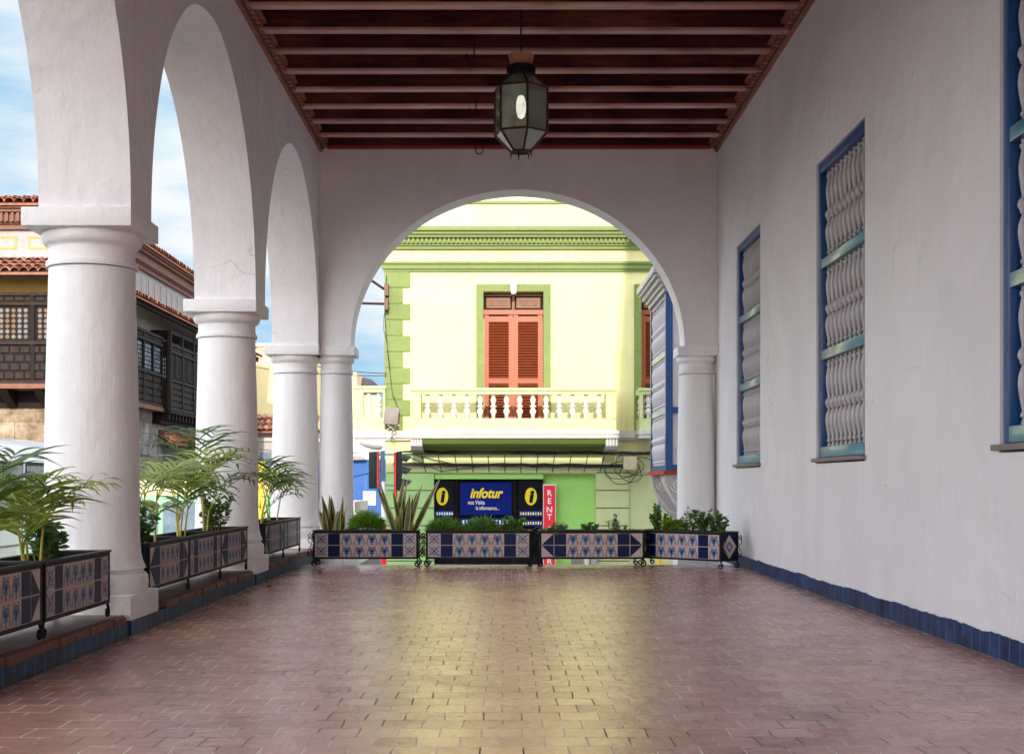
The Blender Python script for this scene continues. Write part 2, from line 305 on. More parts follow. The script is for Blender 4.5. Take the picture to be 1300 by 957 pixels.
def stone_mat(name, c1, c2, mortar, w, h):
    m, nt, b = newmat(name); L = nt.links
    tc = N(nt, 'ShaderNodeTexCoord'); sx = N(nt, 'ShaderNodeSeparateXYZ'); L.new(tc.outputs['Object'], sx.inputs[0])
    ad = N(nt, 'ShaderNodeMath', operation='ADD'); L.new(sx.outputs[0], ad.inputs[0]); L.new(sx.outputs[1], ad.inputs[1])
    cx = N(nt, 'ShaderNodeCombineXYZ'); L.new(ad.outputs[0], cx.inputs[0]); L.new(sx.outputs[2], cx.inputs[1])
    br = N(nt, 'ShaderNodeTexBrick'); br.offset = 0.5
    br.inputs['Scale'].default_value = 1; br.inputs['Brick Width'].default_value = w; br.inputs['Row Height'].default_value = h
    br.inputs['Mortar Size'].default_value = 0.012
    br.inputs['Color1'].default_value = (*c1, 1); br.inputs['Color2'].default_value = (*c2, 1); br.inputs['Mortar'].default_value = (*mortar, 1)
    L.new(cx.outputs[0], br.inputs['Vector'])
    no = N(nt, 'ShaderNodeTexNoise', Scale=2.5, Detail=9.0, Roughness=0.75); L.new(tc.outputs['Object'], no.inputs['Vector'])
    r = ramp(nt, no.outputs['Fac'], [(0.38, (0.4, 0.36, 0.33)), (0.62, (1.1, 1.1, 1.1))])
    mx = N(nt, 'ShaderNodeMixRGB', blend_type='MULTIPLY'); mx.inputs[0].default_value = 1
    L.new(br.outputs['Color'], mx.inputs[1]); L.new(r.outputs[0], mx.inputs[2]); L.new(mx.outputs[0], b.inputs['Base Color'])
    b.inputs['Roughness'].default_value = 0.9
    bp = N(nt, 'ShaderNodeBump', Strength=0.6, Distance=0.03); L.new(no.outputs['Fac'], bp.inputs['Height']); L.new(bp.outputs[0], b.inputs['Normal'])
stone_mat('stone_ochre', (0.42, 0.33, 0.24), (0.33, 0.25, 0.18), (0.2, 0.15, 0.1), 1.1, 0.5)
stone_mat('stone_grey', (0.34, 0.33, 0.33), (0.22, 0.21, 0.22), (0.12, 0.11, 0.11), 0.5, 0.35)
def glass_mat():
    m, nt, b = newmat('lantern_glass'); L = nt.links
    nt.nodes.remove(b)
    t = N(nt, 'ShaderNodeBsdfTransparent'); t.inputs['Color'].default_value = (0.95, 0.98, 0.93, 1)
    g = N(nt, 'ShaderNodeBsdfGlossy'); g.inputs['Roughness'].default_value = 0.08; g.inputs['Color'].default_value = (0.95, 1, 0.93, 1)
    d = N(nt, 'ShaderNodeBsdfTranslucent'); d.inputs['Color'].default_value = (0.85, 0.92, 0.78, 1)
    d2 = N(nt, 'ShaderNodeBsdfDiffuse'); d2.inputs['Color'].default_value = (0.86, 0.92, 0.80, 1); dm = N(nt, 'ShaderNodeMixShader'); dm.inputs[0].default_value = 0.6; L.new(d.outputs[0], dm.inputs[1]); L.new(d2.outputs[0], dm.inputs[2])
    fr = N(nt, 'ShaderNodeFresnel', IOR=2.3)
    no = N(nt, 'ShaderNodeTexNoise', Scale=7.0, Detail=5.0); tc = N(nt, 'ShaderNodeTexCoord'); L.new(tc.outputs['Object'], no.inputs['Vector'])
    r = ramp(nt, no.outputs['Fac'], [(0.35, (0.16, 0.16, 0.16)), (0.7, (0.34, 0.34, 0.34))])
    a = N(nt, 'ShaderNodeMixShader'); L.new(r.outputs[0], a.inputs[0]); L.new(t.outputs[0], a.inputs[1]); L.new(dm.outputs[0], a.inputs[2])
    c = N(nt, 'ShaderNodeMixShader'); L.new(fr.outputs[0], c.inputs[0]); L.new(a.outputs[0], c.inputs[1]); L.new(g.outputs[0], c.inputs[2])
    L.new(c.outputs[0], nt.nodes['Material Output'].inputs['Surface'])
glass_mat()

# ------------------------------------------------------------------ mesh builder
class MB:
    def __init__(s): s.v = []; s.f = []; s.m = []; s.mats = []
    def mi(s, name):
        if name not in s.mats: s.mats.append(name)
        return s.mats.index(name)
    def add(s, vs, fs, mat, X=None):
        b = len(s.v); k = s.mi(mat)
        for p in vs:
            p = Vector(p)
            if X is not None: p = X @ p
            s.v.append(tuple(p))
        for f in fs: s.f.append(tuple(b+i for i in f)); s.m.append(k)
        return s
    def box(s, x0, x1, y0, y1, z0, z1, mat, X=None):
        vs = [(x0,y0,z0),(x1,y0,z0),(x1,y1,z0),(x0,y1,z0),(x0,y0,z1),(x1,y0,z1),(x1,y1,z1),(x0,y1,z1)]
        return s.add(vs, [(0,3,2,1),(4,5,6,7),(0,1,5,4),(1,2,6,5),(2,3,7,6),(3,0,4,7)], mat, X)
    def lathe(s, prof, mat, n=32, c=(0,0), X=None, caps=True):
        vs = []; fs = []
        for (r, z) in prof:
            for i in range(n):
                a = 2*pi*i/n; vs.append((c[0]+r*cos(a), c[1]+r*sin(a), z))
        for j in range(len(prof)-1):
            for i in range(n):
                k = (i+1) % n; fs.append((j*n+i, j*n+k, (j+1)*n+k, (j+1)*n+i))
        if caps:
            fs.append(tuple(reversed(range(n)))); fs.append(tuple((len(prof)-1)*n+i for i in range(n)))
        return s.add(vs, fs, mat, X)
    def prism(s, pts, h0, h1, mat, axis='y', X=None):
        """pts: 2D outline; extruded along axis. axis y: pts=(x,z); x: pts=(y,z); z: pts=(x,y)"""
        def mk(p, h):
            return (p[0], h, p[1]) if axis == 'y' else ((h, p[0], p[1]) if axis == 'x' else (p[0], p[1], h))
        n = len(pts); vs = [mk(p, h0) for p in pts]+[mk(p, h1) for p in pts]
        fs = [tuple(range(n)), tuple(range(2*n-1, n-1, -1))]
        for i in range(n):
            k = (i+1) % n; fs.append((i, i+n, k+n, k))
        return s.add(vs, fs, mat, X)
    def tube(s, pts, r, mat, n=6, X=None, taper=None):
        pts = [Vector(p) for p in pts]; vs = []; fs = []
        prev = None
        for i, p in enumerate(pts):
            t = (pts[min(i+1, len(pts)-1)]-pts[max(i-1, 0)])
            if t.length < 1e-9: t = Vector((0,0,1))
            t.normalize()
            if prev is None:
                u = t.orthogonal().normalized()
            else:
                u = (prev-t*prev.dot(t))
                u = u.normalized() if u.length > 1e-6 else t.orthogonal().normalized()
            prev = u; w = t.cross(u)
            rr = r if taper is None else r+(taper-r)*i/(len(pts)-1)
            for k in range(n):
                a = 2*pi*k/n; q = p+u*cos(a)*rr+w*sin(a)*rr; vs.append(tuple(q))
        for i in range(len(pts)-1):
            for k in range(n):
                l = (k+1) % n; fs.append((i*n+k, i*n+l, (i+1)*n+l, (i+1)*n+k))
        fs.append(tuple(reversed(range(n)))); fs.append(tuple((len(pts)-1)*n+k for k in range(n)))
        return s.add(vs, fs, mat, X)
    def build(s, name, parent=None, smooth=True, ang=35, merge=False, bevel=0, recalc=True):
        me = bpy.data.meshes.new(name); me.from_pydata(s.v, [], s.f)
        for mn in s.mats: me.materials.append(M[mn])
        me.polygons.foreach_set('material_index', s.m)
        if merge or recalc:
            bm = bmesh.new(); bm.from_mesh(me)
            if merge: bmesh.ops.remove_doubles(bm, verts=bm.verts, dist=0.0004)
            if bevel > 0:
                es = [e for e in bm.edges if len(e.link_faces) == 2 and e.calc_face_angle(0) > radians(50)]
                bmesh.ops.bevel(bm, geom=es, offset=bevel, segments=2, affect='EDGES', profile=0.6)
            if recalc: bmesh.ops.recalc_face_normals(bm, faces=bm.faces)
            bm.to_mesh(me); bm.free()
        if smooth:
            me.polygons.foreach_set('use_smooth', [True]*len(me.polygons))
            me.set_sharp_from_angle(angle=radians(ang))
        me.update()
        o = bpy.data.objects.new(name, me); COL.objects.link(o)
        if parent is not None: o.parent = parent
        return o
def empty(name, loc=(0,0,0), rz=0, parent=None):
    o = bpy.data.objects.new(name, None); COL.objects.link(o); o.location = loc; o.rotation_euler = (0,0,rz)
    o.empty_display_size = 0.1
    if parent is not None: o.parent = parent
    return o
def tag(o, label=None, cat=None, group=None, kind=None):
    if label: o['label'] = label
    if cat: o['category'] = cat
    if group: o['group'] = group
    if kind: o['kind'] = kind
    return o
KIDS = {}
def kids(o): return [c for c in bpy.data.objects if c.parent == o]
def dup(o, loc=None, rz=None, parent=None, label=None, group=None, tree=None):
    """copy a thing with its parts and sub-parts"""
    c = o.copy(); COL.objects.link(c)
    if parent is not None: c.parent = parent
    if loc is not None: c.location = loc
    if rz is not None: c.rotation_euler[2] = rz
    if label: c['label'] = label
    if group: c['group'] = group
    for ch in kids(o):
        d = ch.copy(); COL.objects.link(d); d.parent = c
        for g in kids(ch):
            e = g.copy(); COL.objects.link(e); e.parent = d
    return c
def grid_wall(mb, us, zs, solid, w0, w1, mat, T):
    """solid cells of a (u,z) grid, thick from w0 to w1; T maps (u,w,z)->xyz. Only outer faces are made."""
    nu, nz = len(us)-1, len(zs)-1
    S = lambda i, j: 0 <= i < nu and 0 <= j < nz and solid(i, j)
    def q(a, b, c, d): mb.add([T(*a), T(*b), T(*c), T(*d)], [(0,1,2,3)], mat)
    for i in range(nu):
        for j in range(nz):
            if not S(i, j): continue
            a, b, c, d = us[i], us[i+1], zs[j], zs[j+1]
            q((a,w0,c),(b,w0,c),(b,w0,d),(a,w0,d)); q((a,w1,c),(a,w1,d),(b,w1,d),(b,w1,c))
            if not S(i-1, j): q((a,w0,c),(a,w0,d),(a,w1,d),(a,w1,c))
            if not S(i+1, j): q((b,w0,c),(b,w1,c),(b,w1,d),(b,w0,d))
            if not S(i, j-1): q((a,w0,c),(a,w1,c),(b,w1,c),(b,w0,c))
            if not S(i, j+1): q((a,w0,d),(b,w0,d),(b,w1,d),(a,w1,d))
def arch_wall(mb, u0, u1, arches, spring, ztop, w0, w1, mat, T, n=40):
    """wall above spring line with elliptic arch openings: arches=[(uc,ru,rz)]"""
    def q(*ps): mb.add([T(*p) for p in ps], [tuple(range(len(ps)))], mat)
    cur = u0; q((u0,w0,spring),(u0,w0,ztop),(u0,w1,ztop),(u0,w1,spring))
    def solid(a, b):
        if b-a < 1e-5: return
        for w in (w0, w1): q((a,w,spring),(b,w,spring),(b,w,ztop),(a,w,ztop))
        q((a,w0,spring),(b,w0,spring),(b,w1,spring),(a,w1,spring)); q((a,w0,ztop),(b,w0,ztop),(b,w1,ztop),(a,w1,ztop))
    for (uc, ru, rz) in arches:
        jr = random.Random(int(uc*100)); A = [(jr.uniform(-.005,.005), jr.randint(3,16), jr.uniform(0,6)) for _ in range(4)]
        solid(cur, uc-ru)
        for k in range(n):
            t0, t1 = pi-pi*k/n, pi-pi*(k+1)/n
            w_ = lambda t: 1+sin(t)*sum(p*sin(q*t+r_) for p, q, r_ in A)/2
            a, za = uc+ru*w_(t0)*cos(t0), spring+rz*w_(t0)*sin(t0); b, zb = uc+ru*w_(t1)*cos(t1), spring+rz*w_(t1)*sin(t1)
            for w in (w0, w1): q((a,w,za),(b,w,zb),(b,w,ztop),(a,w,ztop))
            q((a,w0,za),(b,w0,zb),(b,w1,zb),(a,w1,za)); q((a,w0,ztop),(b,w0,ztop),(b,w1,ztop),(a,w1,ztop))
        cur = uc+ru
    solid(cur, u1); q((u1,w0,spring),(u1,w0,ztop),(u1,w1,ztop),(u1,w1,spring))

# ------------------------------------------------------------------ layout constants
XL, XLO = -2.35, -2.93          # arcade wall faces
XR = 2.70                       # right wall face
YB = -12.6                      # rear end of the portico
YE = 17.5                       # end wall face
SP = 2.684                      # springing height (top of abacus)
ZW = 5.42                       # top of walls under the boards
ZB = 5.20                       # underside of beams
ST = 0.13                       # step height
STREET = -1.5
COLY = [8.97+4.345*k for k in range(-5, 3)]     # arcade columns; last is the corner

# ------------------------------------------------------------------ ground and floor
mb = MB(); mb.box(-400, 400, -400, 400, STREET-0.3, STREET, 'asphalt'); tag(mb.build('road', smooth=False), kind='structure')
mb = MB(); mb.box(-3.0, 9, 27.5, 30.9, STREET+0.004, STREET+0.14, 'pavement'); tag(mb.build('pavement', smooth=False, bevel=0.02), kind='structure')
mb = MB(); mb.box(-18, -9.0, 30, 34.9, STREET+0.004, STREET+0.14, 'pavement'); mb.box(-11, -9.6, 35.0, 57, STREET+0.004, STREET+0.139, 'pavement'); tag(mb.build('pavement', smooth=False), kind='structure')
mb = MB(); mb.box(XL+0.005, XR, YB, 15.93, -0.35, 0, 'floor_brick'); tag(mb.build('floor', smooth=False), kind='structure')
mb = MB(); mb.box(XL+0.005, 3.0, 15.932, 16.02, -0.35, 0.004, 'marble'); tag(mb.build('threshold', smooth=False, bevel=0.006), kind='structure')
mb = MB(); mb.box(-3.3, 3.05, 16.022, 18.6, -0.6, -0.16, 'pavement')
for k in range(5): mb.box(-3.3, 3.05, 18.6+0.32*k, 18.6+0.32*(k+1), STREET, -0.42-0.22*k, 'pavement')
tag(mb.build('steps', smooth=False), kind='structure')
mb = MB(); mb.box(-3.3, 3.0, YB, 16.02, STREET, -0.352, 'stone_grey'); tag(mb.build('podium', smooth=False), kind='structure')
# raised sill under the arcade: worn top, brick nosing, blue tiled riser
mb = MB(); mb.box(-3.3, XL-0.03, YB, 18.1, -0.35, ST, 'step_top')
mb.box(XL-0.03, XL, YB, 18.1, -0.02, ST-0.04, 'skirting_blue')
o = mb.build('raised_kerb', smooth=False); tag(o, 'raised tiled kerb under the left columns with blue riser and worn brick edge', 'kerb')
mb = MB(); y = YB
rr = random.Random(3)
while y < 17.9:
    L = rr.uniform(0.21, 0.27)
    skip = any(abs(y+L/2-c) < 0.345+L/2 for c in COLY)
    if not skip:
        dx = rr.uniform(-0.008, 0.012); dz = rr.uniform(-0.004, 0.006)
        mb.box(XL-0.055, XL+0.012+dx, y+0.006, y+L-0.004, ST-0.038, ST+0.008+dz, 'brick_edge')
    y += L
b_ = mb.build('brick_nosing', o, smooth=False, bevel=0.007)

# ------------------------------------------------------------------ columns
def col_profile(r):
    k = r/0.275
    return [(0.345,0.25),(0.352,0.27),(0.357,0.31),(0.352,0.355),(0.338,0.375),(0.325,0.378),(0.322,0.40),(0.340,0.402),(0.336,0.415),(0.320,0.45),(0.309,0.50),(0.303,0.57),
            (0.300,0.65),(0.2995,0.9),(0.297,1.2),(0.292,1.5),(0.285,1.8),(0.278,2.05),(0.272,2.30),(0.272,2.335),(0.286,2.342),(0.291,2.36),(0.286,2.378),(0.277,2.382),(0.272,2.40),
            (0.271,2.465),(0.276,2.470),(0.281,2.478),(0.296,2.484),(0.310,2.50),(0.318,2.525),(0.316,2.55),(0.302,2.566)]
def column(x, y, label, zf=ST, w=0.345, r=1.0, cat='column', group=None):
    t = empty('column', (x, y, 0)); tag(t, label, cat, group)
    p = col_profile(0.275)
    mb = MB(); mb.lathe([(a*r, z) for a, z in p if 0.401 < z <= 2.335], 'plaster_column', 64); mb.build('shaft', t)
    mb = MB(); mb.lathe([(a*r, z) for a, z in p if z <= 0.401], 'plaster_column', 64); mb.build('base', t)
    mb = MB(); mb.lathe([(a*r, z) for a, z in p if z > 2.335], 'plaster_column', 64)
    mb.build('capital', t)
    mb = MB(); mb.box(-w, w, -w, w, 2.566, SP, 'plaster_column'); mb.build('abacus', t, bevel=0.006)
    q = MB(); q.box(-w, w, -w, w, 0.02, 0.25, 'plaster_column'); q.build('plinth', t, bevel=0.01)
    q = MB(); q.box(-w-0.003, w+0.003, -w-0.003, w+0.003, -0.03 if zf > 0 else zf, 0.095 if zf > 0 else 0.03, 'skirting_blue' if zf > 0 else 'plaster_column'); q.build('plinth_skirting', t, smooth=False)
    return t
names = {5: 'nearest white round column of the left arcade, between tiled planters with palms',
         6: 'middle white round column of the left arcade, behind the tall palm planters',
         7: 'farthest white round column of the left arcade, against the corner of the end wall'}
for k, cy in enumerate(COLY):
    column(-2.685, cy, names.get(k, 'white round arcade column behind the camera'), group='columns of the left arcade')
column(-2.165, 17.71, 'slim white column carrying the left foot of the end arch', -0.16, 0.262, 0.73, group='slim columns of the end arch')
column(2.455, 17.71, 'slim white column carrying the right foot of the end arch beside the window wall', -0.16, 0.262, 0.80, group='slim columns of the end arch')

# ------------------------------------------------------------------ walls
mb = MB()
arcs = [((COLY[k]+COLY[k+1])/2-0.06, (4.345-0.50)/2, 2.005) for k in range(7)]
arch_wall(mb, COLY[0]-0.31, 18.0, arcs, SP, ZW, XLO, XL, 'plaster_white', lambda u, w, z: (w, u, z))
o = mb.build('arcade_wall', merge=True, ang=30); tag(o, 'white plastered arcade wall with tall round arches over the left columns', 'wall')
mb = MB()
arch_wall(mb, XL+0.002, XR-0.002, [(0.16, 2.12, 1.99)], SP, ZW-0.002, YE, YE+0.45, 'plaster_white', lambda u, w, z: (u, w, z), n=64)
o = mb.build('end_wall', merge=True, ang=30); tag(o, 'white plastered end wall pierced by one wide round arch', 'wall')
# roof of the portico
mb = MB(); mb.box(-3.1, 3.05, YB, 18.1, ZW+0.05, 5.75, 'plaster_white'); mb.box(-3.2, 3.05, YB-0.1, 18.2, 5.75, 5.9, 'plaster_white'); mb.box(-3.05,3.05,YB,18.05,5.9,6.1,'plaster_white')
o = mb.build('portico_roof', smooth=False); tag(o, 'flat plastered roof over the arcade', 'roof')

# right wall with three windows
wins = [(14.58, 16.07), (10.34, 11.95), (5.95, 7.52)]
WZ0, WZ1 = 1.12, 3.70
th = empty('window_wall'); tag(th, 'long white plastered wall with three tall blue windows and blue skirting', 'wall')
us = [YB]; 
for a, b in sorted(wins): us += [a, b]
us.append(18.3); zs = [-0.3, WZ0, WZ1, ZW]
holes = {1, 3, 5}
mb = MB(); grid_wall(mb, us, zs, lambda i, j: not (i in holes and j == 1), XR, XR+0.34, 'plaster_white', lambda u, w, z: (w, u, z))
mb.build('wall', th, merge=True, smooth=False)
# skirting with ragged paint edge
mb = MB(); y = YB; vs = []; fs = []
rr = random.Random(5); h = 0.125
pts = []
while y < 17.4:
    h += rr.uniform(-0.005, 0.005); h = min(0.134, max(0.120, h))
    pts.append((y, h+rr.uniform(-0.004, 0.004))); y += rr.uniform(0.03, 0.09)
n = len(pts)
for x in (XR-0.010, XR+0.001):
    for (y, h) in pts: vs.append((x, y, -0.01))
    for (y, h) in pts: vs.append((x, y, h))
for i in range(n-1):
    fs.append((i, i+1, n+i+1, n+i)); fs.append((n+i, n+i+1, 3*n+i+1, 3*n+i))
mb.add(vs, fs, 'skirting_blue'); mb.build('skirting', th, smooth=False)

def baluster_mesh(h, mat, n=14, rmax=0.05):
    P = [(.50,0),(.50,.03),(.36,.035),(.36,.05),(.62,.06),(.62,.08),(.40,.10),(.62,.16),(.86,.24),(.98,.30),(.86,.36),(.55,.41),(.42,.43),(.70,.445),(.70,.465),(.98,.49),(1,.51),(.85,.54),
         (.50,.56),(.46,.58),(.62,.64),(.84,.74),(.86,.80),(.66,.87),(.46,.92),(.70,.94),(.70,.96),(.44,.97),(.50,.975),(.50,1)]
    m = MB(); m.lathe([(a*rmax, z*h) for a, z in P], mat, n); return m
def barred_window(parent, y0, y1, x, z0, z1, lab, nb, near):
    x = x+0.03
    """frame set in the reveal, three tiers of turned bars; faces -x"""
    w = empty('window', (x, y0, z0), 0, parent); w['label'] = lab
    W = y1-y0; H = z1-z0; fw = 0.085
    f = MB()
    f.box(-0.012, 0.10, 0.0, fw, 0.05, H, 'blue_paint'); f.box(-0.012, 0.10, W-fw, W, 0.05, H, 'blue_paint')
    f.box(-0.012, 0.10, fw, W-fw, H-fw, H, 'blue_paint'); f.box(-0.014, 0.10, fw, W-fw, 0.05, 0.05+fw*1.1, 'blue_paint_light')
    f.build('window_frame', w, bevel=0.006)
    s = MB(); s.box(-0.07, 0.02, -0.04, W+0.04, 0.012, 0.045, 'grey_box'); s.build('window_sill', w, bevel=0.006)
    th_ = (H-0.05-fw*2.1)/3
    for k in (1, 2):
        r = MB(); zr = 0.05+fw*1.1+th_*k
        r.box(-0.01, 0.09, fw, W-fw, zr-0.04, zr+0.04, 'blue_paint_light'); r.build('rail', w, bevel=0.005)
    e = MB(); e.box(0.22, 0.26, 0.0, W, 0.0, H, 'dark_void'); e.build('shutter', w, smooth=False)
    hh = th_-0.08; src = None
    for k in range(3):
        zb = 0.05+fw*1.1+th_*k+(0.04 if k else 0); hk = th_-(0.04 if k in (0, 2) else 0.08)
        for i in range(nb):
            yy = fw+(W-2*fw)*(i+0.5)/nb
            if src is None:
                src = baluster_mesh(1.0, 'baluster_paint', 16, 0.040).build('baluster', w)
                b = src
            else:
                b = src.copy(); COL.objects.link(b); b.parent = w
            b.location = (0.05, yy, zb); b.scale = (1, 1, hk); b.rotation_euler[2] = i*1.3
    return w
barred_window(th, *wins[0], XR, WZ0, WZ1, 'farthest barred window, nearest the end arch', 9, 0)
barred_window(th, *wins[1], XR, WZ0, WZ1, 'middle barred window', 10, 0)
barred_window(th, *wins[2], XR, WZ0-0.0, WZ1, 'nearest barred window at the picture edge', 10, 1)

# main building mass behind the window wall
mb = MB(); mb.box(3.06, 16, YB, 18.35, STREET, 12.0, 'plaster_white'); mb.box(3.14, 16, 18.35, 23.2, STREET, 12.0, 'plaster_white')
mbo = mb.build('main_building', smooth=False); tag(mbo, 'tall white building that carries the window wall and the blue bay', 'building')

# ------------------------------------------------------------------ ceiling
ce = empty('ceiling'); tag(ce, 'dark red timber ceiling with light painted on the beam undersides and brick cornices', 'ceiling')
mb = MB(); mb.box(XLO+.01, 3.03, YB, 18.0, ZW+0.003, ZW+0.045, 'ceiling_boards'); mb.build('ceiling_boards', ce, smooth=False)
src = None
for k in range(46):
    y = 16.87-0.655*k
    if y < YB+0.1: break
    if src is None:
        m_ = MB(); m_.box(XL+0.003, XR-0.003, -0.05, 0.05, ZB+0.02, ZW+0.002, 'wood_burgundy'); b = m_.build('beam', ce, smooth=False)
        m_ = MB(); m_.box(XL+0.003, XR-0.003, -0.06, 0.06, ZB-0.01, ZB+0.02, 'wood_lit_underside'); s_ = m_.build('lit_underside', b, bevel=0.004)  # pale strip added under each beam to stand for bounced floor light
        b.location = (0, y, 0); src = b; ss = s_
    else:
        b = src.copy(); COL.objects.link(b); b.parent = ce; b.location = (0, y+random.uniform(-.012,.012), random.uniform(-.007,.004)); b.rotation_euler = (0, random.uniform(-.0018,.0018), random.uniform(-.003,.003))
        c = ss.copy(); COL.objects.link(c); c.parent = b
m_ = MB(); m_.box(XL+0.1, XR-0.1, YE-0.07, YE-0.003, ZB-0.02, ZB+0.02, 'door_dark_red'); m_.box(XL+0.1, XR-0.1, YE-0.06, YE-0.003, ZB+0.0205, ZB+0.21, 'wood_burgundy'); m_.build('wall_plate', ce, smooth=False)
for sgn, xw in ((1, XL), (-1, XR)):
    m_ = MB()
    def bx(a, b_, y0, y1, z0, z1, mat='terracotta'):
        xa, xb = xw+sgn*a, xw+sgn*b_
        m_.box(min(xa, xb), max(xa, xb), y0, y1, z0, z1, mat)
    bx(-0.01, 0.035, YB, YE-0.002, ZB-0.055, ZB-0.02)
    bx(-0.01, 0.055, YB, YE-0.002, ZB-0.019, ZB+0.045, 'cornice_dark')  # dark grey band behind the dentils
    y = YB
    while y < YE-0.09:
        bx(0.02, 0.095, y, y+0.075, ZB-0.018, ZB+0.044); y += 0.135
    bx(-0.01, 0.12, YB, YE-0.002, ZB+0.046, ZB+0.08)
    m_.build('cornice', ce, smooth=False)

# hooks on the beams
def hook(x, y, z, lab, rot=0):
    t = MB(); pts = [(0,0,0.17),(0,0,0.02)]
    for i in range(9):
        a = pi*i/8; pts.append((-0.045+0.045*cos(a), 0, -0.045*sin(a)))
    pts.append((-0.09, 0, 0.05)); t.tube(pts, 0.007, 'iron', 6)
    o = t.build('hook'); o.location = (x, y, z); o.rotation_euler[2] = rot
    return tag(o, lab, 'hook', 'iron hooks under the ceiling')
hook(PX(602,13.5), 13.5, PZ(77,13.5), 'bent black hook hanging from a beam just left of the lantern collar', 0.6)
hook(PX(604.5,15.5), 15.5, PZ(145,15.5), 'small black hook hanging left of the lantern glass', 0.6)
hook(PX(613,16.9), 16.95, PZ(190,16.9), 'black U shaped hook hanging in front of the end wall top', 0)

# ------------------------------------------------------------------ lantern
D = 12.5
lx = PX(661.5, D)
LN = empty('lantern', (lx, D, 0)); tag(LN, 'hexagonal glass lantern hanging by a rod from the dark ceiling', 'lantern')
R = 0.252; t0 = radians(12.4)
def hexpt(r, k, z): a = t0+k*pi/3; return Vector((r*sin(a), -r*cos(a), z))
zz = lambda py: PZ(py, D)
lev = [(0.115, zz(95)), (R, zz(113)), (R, zz(168)), (0.085, zz(195))]
lev = [(0.105, zz(95)), (R*0.98, zz(114)), (R*0.98, zz(170)), (0.09, zz(193))]
for (ra, za), (rb, zb), nm in zip(lev[:-1], lev[1:], ('upper_pane', 'pane', 'lower_pane')):
    for k in range(6):
        m_ = MB(); a, b, c, d = hexpt(ra,k,za), hexpt(ra,k+1,za), hexpt(rb,k+1,zb), hexpt(rb,k,zb)
        nrm = (b-a).cross(d-a).normalized()*0.003
        m_.add([a,b,c,d,a+nrm,b+nrm,c+nrm,d+nrm], [(0,1,2,3),(7,6,5,4),(0,4,5,1),(1,5,6,2),(2,6,7,3),(3,7,4,0)], 'lantern_glass'); m_.build(nm, LN, smooth=False)
m_ = MB()
for (ra, za), (rb, zb) in zip(lev[:-1], lev[1:]):
    for k in range(6):
        m_.tube([hexpt(ra+.002,k,za), hexpt(rb+.002,k,zb)], 0.011, 'brass_dark', 5)
for (r_, z_) in lev:
    for k in range(6): m_.tube([hexpt(r_+.002,k,z_), hexpt(r_+.002,k+1,z_)], 0.010, 'brass_dark', 5)
for k in range(6): m_.tube([hexpt(0.09,k,lev[3][1]+0.02), hexpt(0.10,k,lev[3][1]-0.055)], 0.012, 'brass_dark', 6, taper=0.003)
m_.build('lantern_frame', LN)
m_ = MB(); m_.lathe([(0.10,zz(95)),(0.125,zz(94)),(0.125,zz(90)),(0.112,zz(89.5)),(0.128,zz(87.5)),(0.128,zz(85)),(0.09,zz(84.5))], 'iron', 24)
for k in range(24):
    a = 2*pi*k/24; m_.tube([(0.127*cos(a),0.127*sin(a),zz(94)),(0.127*cos(a),0.127*sin(a),zz(85))], 0.006, 'iron', 4)
m_.build('collar', LN)
m_ = MB(); m_.lathe([(0.098,zz(84.5)),(0.104,zz(78)),(0.120,zz(70.5)),(0.112,zz(70)),(0.02,zz(72))], 'wood_lamp', 8); m_.build('wooden_cap', LN, ang=20)
m_ = MB(); m_.tube([(0,0,zz(73)),(0,0,ZB+.22)], 0.008, 'iron', 6)
for k in range(3): m_.lathe([(0.008,zz(70)+.1+.22*k),(0.016,zz(70)+.11+.22*k),(0.016,zz(70)+.13+.22*k),(0.008,zz(70)+.14+.22*k)], 'iron', 8)
m_.build('rod', LN)
m_ = MB(); m_.lathe([(0.008,zz(151)),(0.028,zz(149)),(0.042,zz(143)),(0.046,zz(136)),(0.042,zz(129)),(0.03,zz(124)),(0.02,zz(122))], 'bulb_added_glow', 16); m_.lathe([(0.02,zz(122)),(0.022,zz(121)),(0.022,zz(117)),(0.005,zz(116)),(0.005,zz(95))], 'iron', 10); m_.build('bulb', LN)

